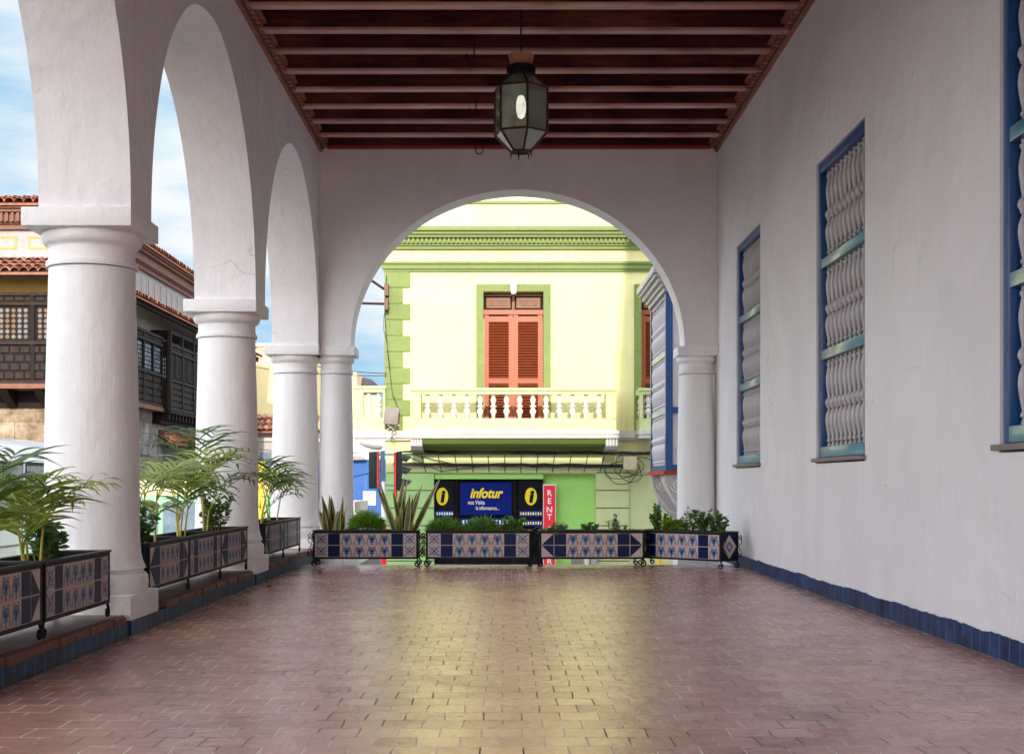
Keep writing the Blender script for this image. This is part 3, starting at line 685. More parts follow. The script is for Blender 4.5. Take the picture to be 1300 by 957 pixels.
# ------------------------------------------------------------------ planters
TS = 0.143
def poly(mb, pts, ox, oz, s, k, mat, y=0, flip=False):
    vs = [(ox+p[0]*s, y-0.0006*k, oz+p[1]*s) for p in pts]; mb.add(vs, [tuple(range(len(vs)))], mat)
def ring(mb, cx, cz, r0, r1, a0, a1, ox, oz, s, k, mat, y, n=8):
    for i in range(n):
        a, b = a0+(a1-a0)*i/n, a0+(a1-a0)*(i+1)/n
        poly(mb, [(cx+r0*cos(a),cz+r0*sin(a)),(cx+r1*cos(a),cz+r1*sin(a)),(cx+r1*cos(b),cz+r1*sin(b)),(cx+r0*cos(b),cz+r0*sin(b))], ox, oz, s, k, mat, y)
def tile(mb, ty, ox, oz, s, y):
    g = 0.03
    base = {'B':'tile_navy','N':'tile_navy','L':'tile_cream','R':'tile_cream'}.get(ty[0], 'tile_cream')
    poly(mb, [(g,g),(1-g,g),(1-g,1-g),(g,1-g)], ox, oz, s, 2, base, y)
    if ty == 'X':
        for (a, b, c, d) in ((.08,.0,1,.92),(0,.08,.92,1)):
            pass
        w = .045
        for q in ((0.1,0.1,0.9,0.9),(0.1,0.9,0.9,0.1)):
            dx, dz = q[2]-q[0], q[3]-q[1]; l = sqrt(dx*dx+dz*dz); nx, nz = -dz/l*w, dx/l*w
            poly(mb, [(q[0]-nx,q[1]-nz),(q[2]-nx,q[3]-nz),(q[2]+nx,q[3]+nz),(q[0]+nx,q[1]+nz)], ox, oz, s, 3+(q[1]>.5), 'tile_blue', y)
        for (cx, cz) in ((.5,.14),(.5,.86),(.14,.5),(.86,.5)):
            a = math.atan2(cz-.5, cx-.5)+pi
            ring(mb, cx, cz, .12, .17, a-1.3, a+1.3, ox, oz, s, 5, 'tile_ink', y)
            ring(mb, cx, cz, 0.0, .05, 0, 2*pi, ox, oz, s, 6, 'tile_blue', y, 6)
        ring(mb, .5, .5, 0, .09, 0, 2*pi, ox, oz, s, 7, 'tile_ink', y)
    elif ty == 'F':
        poly(mb, [(.03,.03),(.30,.03),(.03,.30)], ox, oz, s, 3, 'tile_pink', y); poly(mb, [(.97,.03),(.97,.30),(.70,.03)], ox, oz, s, 3, 'tile_pink', y)
        ring(mb, .5, .40, .34, .39, -.25, pi+.25, ox, oz, s, 3.4, 'tile_ink', y, 14)
        ring(mb, .5, .46, 0, .25, 0, 2*pi, ox, oz, s, 4, 'tile_blue', y, 14)
        ring(mb, .5, .46, .27, .30, .1, pi-.1, ox, oz, s, 4, 'tile_blue', y, 10)
        ring(mb, .5, .48, 0, .10, 0, 2*pi, ox, oz, s, 5, 'tile_navy', y)
        poly(mb, [(.40,.04),(.60,.04),(.54,.27),(.46,.27)], ox, oz, s, 4.5, 'tile_blue', y)
        for sx in (-1, 1):
            ring(mb, .5+sx*.20, .80, .06, .115, 0, 2*pi, ox, oz, s, 5.2, 'tile_ink', y, 10); ring(mb, .5+sx*.20, .80, 0, .06, 0, 2*pi, ox, oz, s, 5.4, 'tile_cream', y, 6)
            poly(mb, [(.5+sx*.12,.40),(.5+sx*.16,.48),(.5+sx*.22,.40),(.5+sx*.16,.34)], ox, oz, s, 5.6, 'tile_cream', y)
            ring(mb, .5+sx*.36, .22, .05, .09, 0, 2*pi, ox, oz, s, 5.6, 'tile_blue', y, 8)
    elif ty in ('L0','L1','R0','R1'):
        # navy triangle pointing outwards, cream corner
        T_ = {'L1':[(1-g,g),(1-g,1-g),(g,g)],'L0':[(1-g,1-g),(g,1-g),(1-g,g)],'R1':[(g,g),(1-g,g),(g,1-g)],'R0':[(g,1-g),(g,g),(1-g,1-g)]}[ty]
        poly(mb, T_, ox, oz, s, 4, 'tile_navy', y)
def tile_panel(kind, L, z0, z1, y):
    m = MB(); n = 8; s = (L)/n; H = z1-z0; sz = H/2
    m.add([(-L/2,y-0.0004,z0),(L/2,y-0.0004,z0),(L/2,y-0.0004,z1),(-L/2,y-0.0004,z1)], [(0,1,2,3)], 'tile_grout')
    if kind == 'cross': row = ['X','B','F','F','F','F','B','X']
    for r in range(2):
        if kind == 'arrow': row = ['L%d' % r,'B','F','F','F','F','B','R%d' % r]
        elif kind == 'flower': row = ['F','B','F','F','F','F','B','F']
        for i, ty in enumerate(row):
            mm = MB(); tile(mm, ty, 0, 0, 1, 0)
            X = Matrix.Translation((-L/2+i*s, y, z0+r*sz)) @ Matrix.Diagonal((s, 1, sz, 1))
            for f, mi in zip(mm.f, mm.m): m.add([mm.v[a] for a in f], [tuple(range(len(f)))], mm.mats[mi], X)
    return m
def spiral(c, r0, r1, a0, a1, ax=(1,0,0), az=(0,0,1), n=18):
    c = Vector(c); ax = Vector(ax); az = Vector(az)
    return [tuple(c+ax*((r0+(r1-r0)*i/n)*cos(a0+(a1-a0)*i/n))+az*((r0+(r1-r0)*i/n)*sin(a0+(a1-a0)*i/n))) for i in range(n+1)]
PL, PW = 1.19, 0.34
def make_planter(kind):
    t = empty('planter')
    L, W = PL, PW; h0, h1 = 0.092, 0.405; fr = 0.022
    # body: open box of sheet iron
    m = MB(); k = 0.012
    m.box(-L/2+fr, L/2-fr, -W/2+0.006, -W/2+0.006+k, h0+fr, h1-fr, 'iron'); m.box(-L/2+fr, L/2-fr, W/2-0.006-k, W/2-0.006, h0+fr, h1-fr, 'iron')
    m.box(-L/2+0.006, -L/2+0.006+k, -W/2+0.02, W/2-0.02, h0+fr, h1-fr, 'tile_navy'); m.box(L/2-0.006-k, L/2-0.006, -W/2+0.02, W/2-0.02, h0+fr, h1-fr, 'tile_navy')
    m.box(-L/2+0.02, L/2-0.02, -W/2+0.02, W/2-0.02, h0+0.005, h0+0.02, 'iron')
    m.build('trough', t, smooth=False)
    m = MB()
    for sx in (-1, 1):
        for sy in (-1, 1):
            x, y = sx*(L/2-fr/2), sy*(W/2-fr/2); m.box(x-fr/2, x+fr/2, y-fr/2, y+fr/2, h0+.0005, h1-.0005, 'iron')
    for sy in (-1, 1):
        y = sy*(W/2-fr/2)
        for z in (h0, h1-fr): m.box(-L/2+fr, L/2-fr, y-fr/2, y+fr/2, z, z+fr, 'iron')
        m.box(-L/2-0.008, L/2+0.008, y-fr/2-0.012+(0.004 if sy<0 else 0.004), y+fr/2+0.006, h1, h1+0.012, 'iron_rim')
    for sx in (-1, 1):
        x = sx*(L/2-fr/2)
        for z in (h0, h1-fr): m.box(x-fr/2, x+fr/2, -W/2+fr, W/2-fr, z, z+fr, 'iron')
        m.box(x-fr/2-0.01, x+fr/2+0.01, -W/2+fr+.006, W/2-fr-.008, h1, h1+0.011, 'iron_rim')
    m.build('frame', t, smooth=False)
    m = tile_panel(kind, L-2*fr, h0+fr, h1-fr, -W/2+0.005); m.build('tile_panel', t, smooth=False, recalc=False)
    m2 = tile_panel(kind, L-2*fr, h0+fr, h1-fr, -W/2+0.005)
    m2.v = [(-x, -y, z) for x, y, z in m2.v]; m2.build('tile_panel', t, smooth=False, recalc=False)
    # end diamond panel
    for sx in (-1, 1):
        m = MB(); hh = (h1+h0)/2; a, b = W/2-0.03, (h1-h0)/2-0.025; x = sx*(L/2-0.0045)
        m.add([(x,-a,hh),(x,0,hh-b),(x,a,hh),(x,0,hh+b)], [(0,1,2,3)], 'tile_cream'); x += sx*0.001
        m.add([(x,-a*.5,hh),(x,0,hh-b*.5),(x,a*.5,hh),(x,0,hh+b*.5)], [(0,1,2,3)], 'tile_blue'); x += sx*0.001
        m.add([(x,-a*.25,hh),(x,0,hh-b*.25),(x,a*.25,hh),(x,0,hh+b*.25)], [(0,1,2,3)], 'tile_cream')
        m.build('end_tile', t, smooth=False, recalc=False)
    # scroll feet
    for sx in (-1, 1):
        for sy in (-1, 1):
            m = MB(); x, y = sx*(L/2-0.015), sy*(W/2-0.012)
            pts = [(x, y, h0+0.01), (x+sx*.012, y, h0-0.015)]+spiral((x-sx*0.0, y, 0.040), 0.036, 0.008, pi/2-0.3*sx if sx > 0 else pi/2+0.3, (pi/2-0.3-2.6*pi) if sx > 0 else (pi/2+0.3+2.6*pi), n=26)
            m.tube(pts, 0.0085, 'iron', 6); m.build('foot', t)
    # end scrolls: an S of two spirals with a lattice, each side of the end
    for sx in (-1, 1):
        xo = sx*(L/2+0.003)
        for y in (-W/2+0.02, W/2-0.02):
            m = MB()
            m.tube(spiral((xo+sx*0.025, y, 0.345), 0.034, 0.006, pi/2 if sx>0 else pi/2, (pi/2-sx*2.4*pi), n=20), 0.005, 'iron', 5)
            m.tube([(xo, y, 0.38)]+[(xo+sx*(0.055*abs(sin(i/8*pi*2))+.002), y, 0.37-0.25*i/8) for i in range(9)]+[(xo, y, 0.12)], 0.005, 'iron', 5)
            m.tube(spiral((xo+sx*0.025, y, 0.15), 0.036, 0.006, -pi/2, -pi/2+sx*2.4*pi, n=20), 0.005, 'iron', 5)
            m.tube([(xo, y, 0.10)]+[(xo+sx*0.03, y, 0.22)]+[(xo, y, 0.34)], 0.004, 'iron', 5)
            m.build('scrollwork', t)
    m = MB(); nx, ny = 24, 7; vs = []; fs = []; rr = random.Random(2)
    for j in range(ny+1):
        for i in range(nx+1): vs.append((-L/2+.022+(L-.044)*i/nx, -W/2+.022+(W-.044)*j/ny, h1-0.035+rr.uniform(-.008, .012)))
    for j in range(ny):
        for i in range(nx): a = j*(nx+1)+i; fs.append((a, a+1, a+nx+2, a+nx+1))
    m.add(vs, fs, 'soil'); m.build('soil', t)
    return t
protos = {}
def planter(kind, x, y, z, rz, label, group):
    if kind not in protos:
        t = make_planter(kind); protos[kind] = t; t.location = (x, y, z); t.rotation_euler[2] = rz; tag(t, label, 'planter', group); return t
    t = dup(protos[kind], (x, y, z), rz, label=label, group=group); t['category'] = 'planter'; return t
GE = 'tiled planters across the far end of the floor'; GL = 'tiled planters on the left kerb'
planter('cross', (-2.175-.98)/2, 15.77, 0, 0, 'tiled planter with snake plants in front of the left slim column', GE)
planter('cross', (-.91+.31)/2, 15.77, 0, 0, 'tiled planter with three ferny mounds in front of the blue and yellow shop signs', GE)
planter('arrow', (.383+1.587)/2, 15.77, 0, 0, 'tiled planter with pointed navy end tiles and sparse plants beside the red sign', GE)
yaw = radians(-43); ex, ey = cos(yaw), sin(yaw)
# near corner of the turned planter at (2.36,15.03)
PD = (2.36-ex*PL/2-ey*PW/2, 15.06-ey*PL/2+ex*PW/2)
planter('flower', PD[0], PD[1], 0, yaw, 'tiled planter turned at an angle next to the right wall skirting', GE)
leftpl = [(6.62,'arrow','tiled planter at the left picture edge before the nearest column'),(7.85,'cross','tiled planter just before the nearest left column'),
          (9.98,'arrow','first tiled planter directly behind the nearest column'),(11.18,'cross','central tiled planter between the nearest and middle columns'),(12.36,'arrow','tiled planter touching the plinth of the middle column'),
          (14.52,'arrow','tiled planter just behind the middle column'),(15.72,'cross','farthest tiled planter on the left kerb by the corner column')]
for (y, k, lab) in leftpl: planter(k, -2.42-PW/2, y, ST, pi/2, lab, GL)

# ------------------------------------------------------------------ plants
UP = Vector((0,0,1))
def strip(mb, pts, widths, side, mat, fold=0.0):
    """ribbon along pts with given half widths"""
    vs = []; fs = []
    for p, w in zip(pts, widths):
        vs += [tuple(p-side*w), tuple(p+side*w)]
    for i in range(len(pts)-1): fs.append((2*i, 2*i+1, 2*i+3, 2*i+2))
    mb.add(vs, fs, mat)
def frond(mb, base, az, length, elev, droop, rng, mat, nl=9, leafl=0.25):
    """palm frond: arching midrib with two rows of narrow drooping leaflets"""
    d = Vector((cos(az), sin(az), 0)); n = 14; pts = []; p = Vector(base); e = elev
    for i in range(n+1):
        pts.append(p.copy()); t = i/n
        p = p+(d*cos(e)+UP*sin(e))*(length/n); e -= droop/n*(0.5+1.3*t)
    mb.tube(pts, 0.0055, 'leaf_palm', 4, taper=0.0015)
    for j in range(nl):
        t = 0.22+0.78*j/(nl-1); f = t*n; i = min(int(f), n-1); q = pts[i].lerp(pts[i+1], f-i)
        tan_ = (pts[i+1]-pts[i]).normalized(); sd = tan_.cross(UP).normalized(); up = sd.cross(tan_)
        ll = leafl*(0.55+0.9*sin(pi*min(1, t*0.9+0.05)))*rng.uniform(.85, 1.1)
        for s in (-1, 1):
            if rng.random() < 0.04: continue
            dirv = (tan_*rng.uniform(0.35, 0.75)+sd*s*rng.uniform(0.75, 1.0)+up*rng.uniform(0.1, 0.5)).normalized()
            lp = []; pp = q.copy(); v = dirv.copy()
            for m_ in range(6):
                lp.append(pp.copy()); pp = pp+v*(ll/5); v = (v-UP*rng.uniform(.10, .30)).normalized()
            w = rng.uniform(0.0075, 0.012)
            side = dirv.cross(up).normalized() if abs(dirv.dot(up)) < .99 else sd
            side = (side+up*rng.uniform(-.3, .3)).normalized()
            strip(mb, lp, [w*.5, w, w*1.05, w*.8, w*.45, 0.0008], side, mat)
def palm(x, y, z, h, ncane, nfr, label, seed, spread=0.5, lean=None, flen=0.62, mats=('leaf_palm','leaf_palm_dark')):
    rng = random.Random(seed); t = empty('palm', (x, y, z)); tag(t, label, 'palm plant', 'palms in the kerb planters')
    st = MB(); fo = MB()
    for c in range(ncane):
        a = rng.uniform(0, 2*pi); r0 = rng.uniform(0, 0.07); b = Vector((r0*cos(a), r0*sin(a)*1.6, -0.02))
        hh = h*rng.uniform(0.15, 0.65); tilt = rng.uniform(0.02, 0.22); pts = []
        for i in range(5): pts.append(b+Vector((cos(a)*tilt*hh*(i/4)**1.5, sin(a)*tilt*hh*(i/4)**1.5, hh*i/4)))
        st.tube(pts, 0.010, 'cane_yellow', 6, taper=0.006)
        for k in range(nfr):
            az = rng.uniform(0, 2*pi) if lean is None or rng.random() < .55 else lean+rng.gauss(0, .6)
            el = radians(rng.uniform(55, 88)); fl = .88*flen*rng.uniform(.7, 1.15)*(h/0.9)**.5
            frond(fo, pts[-1]-UP*rng.uniform(0, hh*.25), az, fl, el, rng.uniform(0.9, 2.0), rng, mats[0] if rng.random() < .6 else mats[1])
    st.build('cane', t); fo.build('foliage', t, recalc=False)
    return t
def leafblade(mb, p, d, L, w, rng, mat, nseg=3):
    d = d.normalized(); sd = d.cross(Vector((rng.uniform(-1,1), rng.uniform(-1,1), rng.uniform(-.3,1)))).normalized()
    pts = [p+d*L*i/nseg-UP*0.12*L*(i/nseg)**2 for i in range(nseg+1)]
    ws = [w*.25]+[w*sin(pi*(i+0.35)/(nseg+.35)) for i in range(1, nseg)]+[0.0005]
    strip(mb, pts, ws, sd, mat)
def bush(x, y, z, h, rx, ry, nst, nleaf, ll, lw, label, seed, mat='leaf_shrub', cat='plant', name='shrub', group=None, upright=0.7, mat2=None):
    """stems that fork, leaves along them"""
    rng = random.Random(seed); t = empty(name, (x, y, z)); tag(t, label, cat, group); st = MB(); fo = MB()
    for s in range(nst):
        a = rng.uniform(0, 2*pi); q = sqrt(rng.random()); tx, ty = rx*q*cos(a), ry*q*sin(a)
        hh = h*rng.uniform(.55, 1.05)*(1-.35*q); b = Vector((tx*.35, ty*.35, -.02)); e = Vector((tx, ty, hh)); m_ = (b+e)/2+Vector((tx*.15, ty*.15, hh*.05))
        pts = []
        for i in range(7):
            u = i/6; pts.append(b*(1-u)**2+m_*2*u*(1-u)+e*u*u+Vector((rng.uniform(-1,1), rng.uniform(-1,1), 0))*.004)
        st.tube(pts, 0.0045, 'stem_brown', 4, taper=0.002)
        for k in range(nleaf):
            u = rng.uniform(.25, 1.0)*6; i = min(5, int(u)); p = pts[i].lerp(pts[i+1], u-i)
            aa = rng.uniform(0, 2*pi); d = Vector((cos(aa), sin(aa), rng.uniform(-.1, 1.2)*upright*1.3))
            leafblade(fo, p, d, ll*rng.uniform(.6, 1.2), lw, rng, mat if (mat2 is None or rng.random() < .6) else mat2)
    st.build('stem', t); fo.build('foliage', t, recalc=False); return t
def mound(x, y, z, rx, ry, h, n, label, seed, mat='leaf_grass', mat2='leaf_bright', group=None, L=0.09):
    """feathery mound of fine leaves"""
    rng = random.Random(seed); t = empty('fern', (x, y, z)); tag(t, label, 'fern', group); fo = MB(); st = MB()
    for s in range(n):
        a = rng.uniform(0, 2*pi); q = sqrt(rng.random()); top = h*sqrt(max(0, 1-q*q*.8))*rng.uniform(.35, 1.12)
        p = Vector((rx*q*cos(a), ry*q*sin(a), top)); d = Vector((cos(a)*q*1.2+rng.uniform(-.7,.7), sin(a)*q+rng.uniform(-.7,.7), rng.uniform(.1, 1.3)))
        leafblade(fo, p, d, L*rng.uniform(.5, 1.3), 0.0042, rng, mat if rng.random() < .55 else mat2, 2)
    for s in range(24):
        a = rng.uniform(0, 2*pi); q = rng.random(); st.tube([(0,0,-.02), (rx*q*cos(a)*.6, ry*q*sin(a)*.6, h*.5), (rx*q*cos(a), ry*q*sin(a), h*.95)], .002, 'stem_brown', 4)
    st.build('stem', t); fo.build('foliage', t, recalc=False); return t
def snake_plant(x, y, z, n, h, sp, label, seed, rx=.1):
    rng = random.Random(seed); t = empty('snake_plant', (x, y, z)); tag(t, label, 'snake plant', 'snake plants in the left end planter')
    for k in range(n):
        a = rng.uniform(0, 2*pi); tilt = rng.uniform(.0, sp); hh = h*rng.uniform(.55, 1.05); b = Vector((rng.uniform(-rx, rx), rng.uniform(-.06, .06), -.02))
        d = Vector((cos(a)*tilt+b.x*1.6, sin(a)*tilt*.7, 1)); yaw_ = rng.uniform(-.8, .8); sd = Vector((cos(yaw_), sin(yaw_), 0)); tw = rng.uniform(-1, 1); bend = rng.uniform(-.12, .12)
        m_ = MB(); P = []; W = []; S = []
        for i in range(9):
            u = i/8; P.append(b+d*hh*u+Vector((bend*u*u*hh, 0, 0))); S.append(Matrix.Rotation(tw*u, 3, 'Z') @ sd)
            W.append(.030*(.75+.5*sin(pi*u**.8))*(1-u**5)+.0008)
        w0 = rng.uniform(.8, 1.15)
        for (i0, i1, mt) in ((-1,-.62,'leaf_snake_edge'),(-.62,.62,'leaf_snake'),(.62,1,'leaf_snake_edge')):
            vs = []; fs = []
            for p, w, s_ in zip(P, W, S):
                nn = s_.cross(UP)*-.006
                for i_ in (i0, i1): vs.append(tuple(p+s_*w*w0*i_+nn*(1-abs(i_))))
            for i in range(8): fs.append((2*i, 2*i+1, 2*i+3, 2*i+2))
            m_.add(vs, fs, mt)
        m_.build('leaf', t, recalc=False)
    return t
def spider(x, y, z, n, L, label, seed, mat='leaf_bright', w=.008, group=None, name='spider_plant'):
    rng = random.Random(seed); t = empty(name, (x, y, z)); tag(t, label, 'spider plant', group); m_ = MB()
    for k in range(n):
        a = rng.uniform(0, 2*pi); e = radians(rng.uniform(40, 85)); l = L*rng.uniform(.5, 1.1); d = Vector((cos(a), sin(a), 0)); p = Vector((rng.uniform(-.03,.03), rng.uniform(-.03,.03), -.01)); pts = []
        for i in range(9): pts.append(p.copy()); p = p+(d*cos(e)+UP*sin(e))*(l/8); e -= .26
        strip(m_, pts, [w*.7, w, w*1.1, w*1.1, w, w*.85, w*.6, w*.35, .0006], d.cross(UP), mat)
    m_.build('foliage', t, recalc=False); return t
SZ = 0.375
# end planters
snake_plant(PX(424,15.77), 15.77, SZ, 15, 0.46, .18, 'snake plant clump at the left end of the planter, dark upright leaves', 11, .10)
snake_plant(PX(512,15.77), 15.77, SZ, 17, 0.66, .38, 'taller spreading snake plant with yellow edged leaves below the traffic signals', 12, .11)
mound(PX(466,15.77), 15.77, SZ, .16, .11, .20, 2600, 'dense rounded green grass clump between two snake plants', 13)
mound(PX(565,15.77), 15.77, SZ, .17, .10, .13, 1100, 'left feathery fern of the planter, below the left yellow emblem', 14, 'leaf_shrub', 'leaf_bright')
mound(PX(612,15.77), 15.77, SZ, .17, .10, .14, 1100, 'middle feathery fern of the planter, below the blue sign', 15, 'leaf_shrub', 'leaf_bright')
bush(PX(566,15.85), 15.85, SZ, .28, .09, .06, 6, 26, .05, .012, 'small leafy sprig above the left feathery fern', 16, 'leaf_bright', 'sprig', 'sprig')
bush(PX(652,15.77), 15.77, SZ, .25, .13, .08, 10, 34, .05, .013, 'small leafy bush at the right end of the fern planter', 17, 'leaf_grass', 'bush', 'shrub')
spider(PX(700,15.77), 15.77, SZ, 26, .36, 'spiky rosette plant in front of the red sign', 18, 'leaf_grass', .011)
bush(PX(712,15.77), 15.77, SZ, .16, .1, .07, 7, 26, .045, .008, 'low wispy plant right of the spiky rosette', 19, 'leaf_dusty', 'plant', 'shrub')
bush(PX(747,15.77), 15.77, SZ, .14, .13, .08, 12, 34, .045, .011, 'low bushy plant in the middle of the arrow tiled planter', 20, 'leaf_shrub', 'plant', 'shrub', mat2='leaf_dusty')
bush(PX(780,15.77), 15.77, SZ, .24, .10, .07, 7, 26, .045, .007, 'wispy grey green plant in the arrow tiled planter', 21, 'leaf_dusty', 'plant', 'shrub')
spider(PX(792,15.77), 15.77, SZ, 18, .26, 'short strap leaved plant near the right end of the arrow tiled planter', 22, 'leaf_grass', .013)
def inD(u, v=0): return (PD[0]+ex*u-ey*v, PD[1]+ey*u+ex*v)
for i, (u, hh, lab) in enumerate(((-.36,.42,'tall small leaved shrub at the left end of the angled planter'),(.16,.34,'small leaved shrub in the middle of the angled planter'),(.42,.36,'small leaved shrub at the right end of the angled planter'))):
    px_, py_ = inD(u, .03); bush(px_, py_, SZ, hh, .13, .09, 9, 34, .045, .015, lab, 30+i, 'leaf_shrub', 'shrub', 'shrub', 'small leaved shrubs in the angled planter')
px_, py_ = inD(-.12); bush(px_, py_, SZ, .18, .14, .08, 8, 14, .13, .02, 'broad leaved low plant in the angled planter', 34, 'leaf_grass', 'plant', 'shrub', upright=.8)
px_, py_ = inD(-.02, .08); bush(px_, py_, SZ, .34, .08, .06, 5, 24, .04, .007, 'thin grey sprig in the angled planter', 35, 'leaf_dusty', 'plant', 'sprig')
# kerb palms
LX = -2.59; LZ = ST+SZ
palm(LX, 6.85, LZ, .62, 5, 2, 'dense palm at the left picture edge in front of the white bus', 41, flen=.56)
palm(LX-.02, 7.55, LZ, .56, 4, 2, 'palm whose arching fronds cross the nearest column', 42, lean=0.3, flen=.66)
bush(LX, 7.72, LZ, .34, .13, .12, 14, 36, .05, .013, 'dark small leaved shrub below the palm at the nearest column', 43, 'leaf_shrub', 'shrub', 'shrub')
palm(LX-.04, 10.2, LZ, .70, 4, 2, 'palm behind the nearest column in front of the mint van', 44, flen=.55, mats=('leaf_palm','leaf_palm'))
bush(LX+.02, 9.62, LZ, .36, .14, .14, 14, 34, .06, .017, 'dark glossy shrub at the foot of the nearest column', 45, 'leaf_shrub', 'shrub', 'shrub')
palm(LX-.04, 11.1, LZ, .95, 5, 2, 'tall bright palm with yellow canes in the central planter', 46, flen=.62)
palm(LX-.02, 12.0, LZ, .95, 5, 2, 'tallest palm whose fronds arch across the middle column', 47, lean=-.2, flen=.7)
bush(LX, 12.35, LZ, .5, .13, .2, 14, 32, .05, .012, 'upright shrub under the tallest palm', 48, 'leaf_palm_dark', 'shrub', 'shrub')
palm(LX, 14.55, LZ, .80, 5, 2, 'palm right behind the middle column', 49, flen=.6)
palm(LX, 15.3, LZ, .70, 4, 2, 'farthest palm before the corner column', 50, lean=0, flen=.6)

leaf('leaf_dry', (0.16, 0.09, 0.04), (0.32, 0.2, 0.09), 0.1)
rng = random.Random(77); ml = MB()
vs = []
for i in range(7):
    u = i/6; w_ = .013*sin(pi*u)+.0005
    vs += [(-.04+.08*u, -w_, .004+.012*sin(u*3)), (-.04+.08*u, w_, .006+.010*sin(u*4+1))]
ml.add(vs, [(2*i, 2*i+1, 2*i+3, 2*i+2) for i in range(6)], 'leaf_dry')
lf = ml.build('dry_leaf', recalc=False); tag(lf, 'small dry leaf lying loose on the brick floor beside the left kerb', 'leaf', 'dry leaves along the left kerb')
for i in range(9):
    c = lf if i == 0 else lf.copy()
    if i: COL.objects.link(c)
    c.location = (XL+.06+abs(rng.gauss(0, .28)), rng.uniform(7, 15), .001); c.rotation_euler = (0, 0, rng.uniform(0, 6.3)); sc_ = rng.uniform(.6, 1.2); c.scale = (sc_, sc_, sc_)
# ------------------------------------------------------------------ green building
YG = 31.0
gx = lambda px: PX(px, YG); gz = lambda py: PZ(py, YG)
GB = empty('green_building', (0,0,0)); tag(GB, 'two storey pale yellow building with green trim, balcony and street level shop', 'building')
XG0 = gx(490); XG1 = 9.0; GTOP = gz(170)
dL, dR, dT, dB = gx(613.6), gx(690), gz(370.4), gz(546)
d2L, d2R = gx(814), gx(892)
sL, sR, sT, sB = gx(552), gx(690), gz(608), STREET+0.15
nL, nR = gx(701), gx(756)
us = [XG0, sL, nL-0.0, dL, sR, dR]
us = sorted(set([XG0, dL, dR, d2L, d2R, XG1])); zs = [gz(574), dB, dT, GTOP]
mb = MB(); T = lambda u, w, z: (u, w, z)
grid_wall(mb, us, zs, lambda i, j: not (i in (1, 3) and j == 1), YG, YG+0.35, 'facade_yellow', T)
mb.build('upper_wall', GB, merge=True, smooth=False)
mb = MB(); mb.box(XG0, XG1, YG+0.36, YG+11, STREET, GTOP-.01, 'facade_yellow'); mb.build('rear_mass', GB, smooth=False)
# ground floor pieces
mb = MB()
us = [XG0, gx(551), gx(690.5), gx(701), gx(756), gx(798), XG1]; zs = [STREET, gz(608), gz(600), gz(574)]
grid_wall(mb, [XG0, gx(551), gx(690.5)], [STREET, gz(601.5), gz(574)-.002], lambda i, j: not (i == 1 and j == 0), YG-0.02, YG+0.35, 'facade_light_green', T)
mb.build('ground_floor_wall', GB, merge=True, smooth=False)
mb = MB(); grid_wall(mb, [gx(690.5)+.002, gx(756), gx(798), XG1], [STREET, gz(601.5), gz(574)-.002], lambda i, j: not (i == 0 and j == 0) , YG-0.02, YG+0.35, 'facade_pale_green', T)
mb.build('ground_floor_wall', GB, merge=True, smooth=False)
mb = MB(); mb.box(gx(690.5)+.004, gx(756)-.004, YG+0.22, YG+0.3, STREET, gz(601.5)-.004, 'facade_bright_green'); mb.build('recessed_panel', GB, smooth=False)
mb = MB(); mb.box(gx(551)+.003, gx(690)-.003, YG+0.25, YG+0.31, STREET+.1, gz(601.5)-.003, 'sign_black'); mb.box(gx(551)+.002, gx(690)-.002, YG+0.02, YG+0.249, gz(608), gz(601.5)-.002, 'facade_bright_green')
for px in (578, 653): mb.box(gx(px)-.05, gx(px)+.05, YG+0.19, YG+0.248, STREET+.1, gz(608)-.002, 'wood_dark')
mb.box(gx(551)+.003, gx(690)-.003, YG+0.1, YG+0.24, STREET+.1, STREET+.35, 'grey_box')
mb.build('shopfront', GB, smooth=False)
# jointed band above shop, rusticated joints
mb = MB(); yb = YG-0.06
mb.box(XG0, gx(830), yb, YG-.022, gz(600), gz(577), 'facade_pale_green')
mb.build('jointed_band', GB, smooth=False)
mb = MB()
for i in range(15):
    px = 540+i*20.2
    if px > 770: break
    k = (648-px)/110*5.0
    a0, a1 = gx(px-k), gx(px+k*0.2)
    mb.add([(a0-.013,yb-.003,gz(577.5)),(a0+.013,yb-.003,gz(577.5)),(a1+.013,yb-.003,gz(599.7)),(a1-.013,yb-.003,gz(599.7))], [(0,1,2,3)], 'joint_dark')
mb.box(XG0, gx(830), yb-.03, yb+.03, gz(577.3), gz(576), 'joint_dark')
mb.build('band_joints', GB, smooth=False, recalc=False)
for (p0, p1) in ((492, 551), (756, 798)):
    mb = MB()
    mb.box(gx(p0), gx(p1), YG-0.08, YG-0.021, STREET, gz(600.3), 'facade_light_green' if p0 < 600 else 'facade_pale_green')
    for k in range(8):
        z = gz(600+22.3*k); mb.box(gx(p0)-.002, gx(p1)+.002, YG-0.083, YG-0.03, z-.012, z+.012, 'joint_dark')
    mb.build('pilaster', GB, smooth=False)
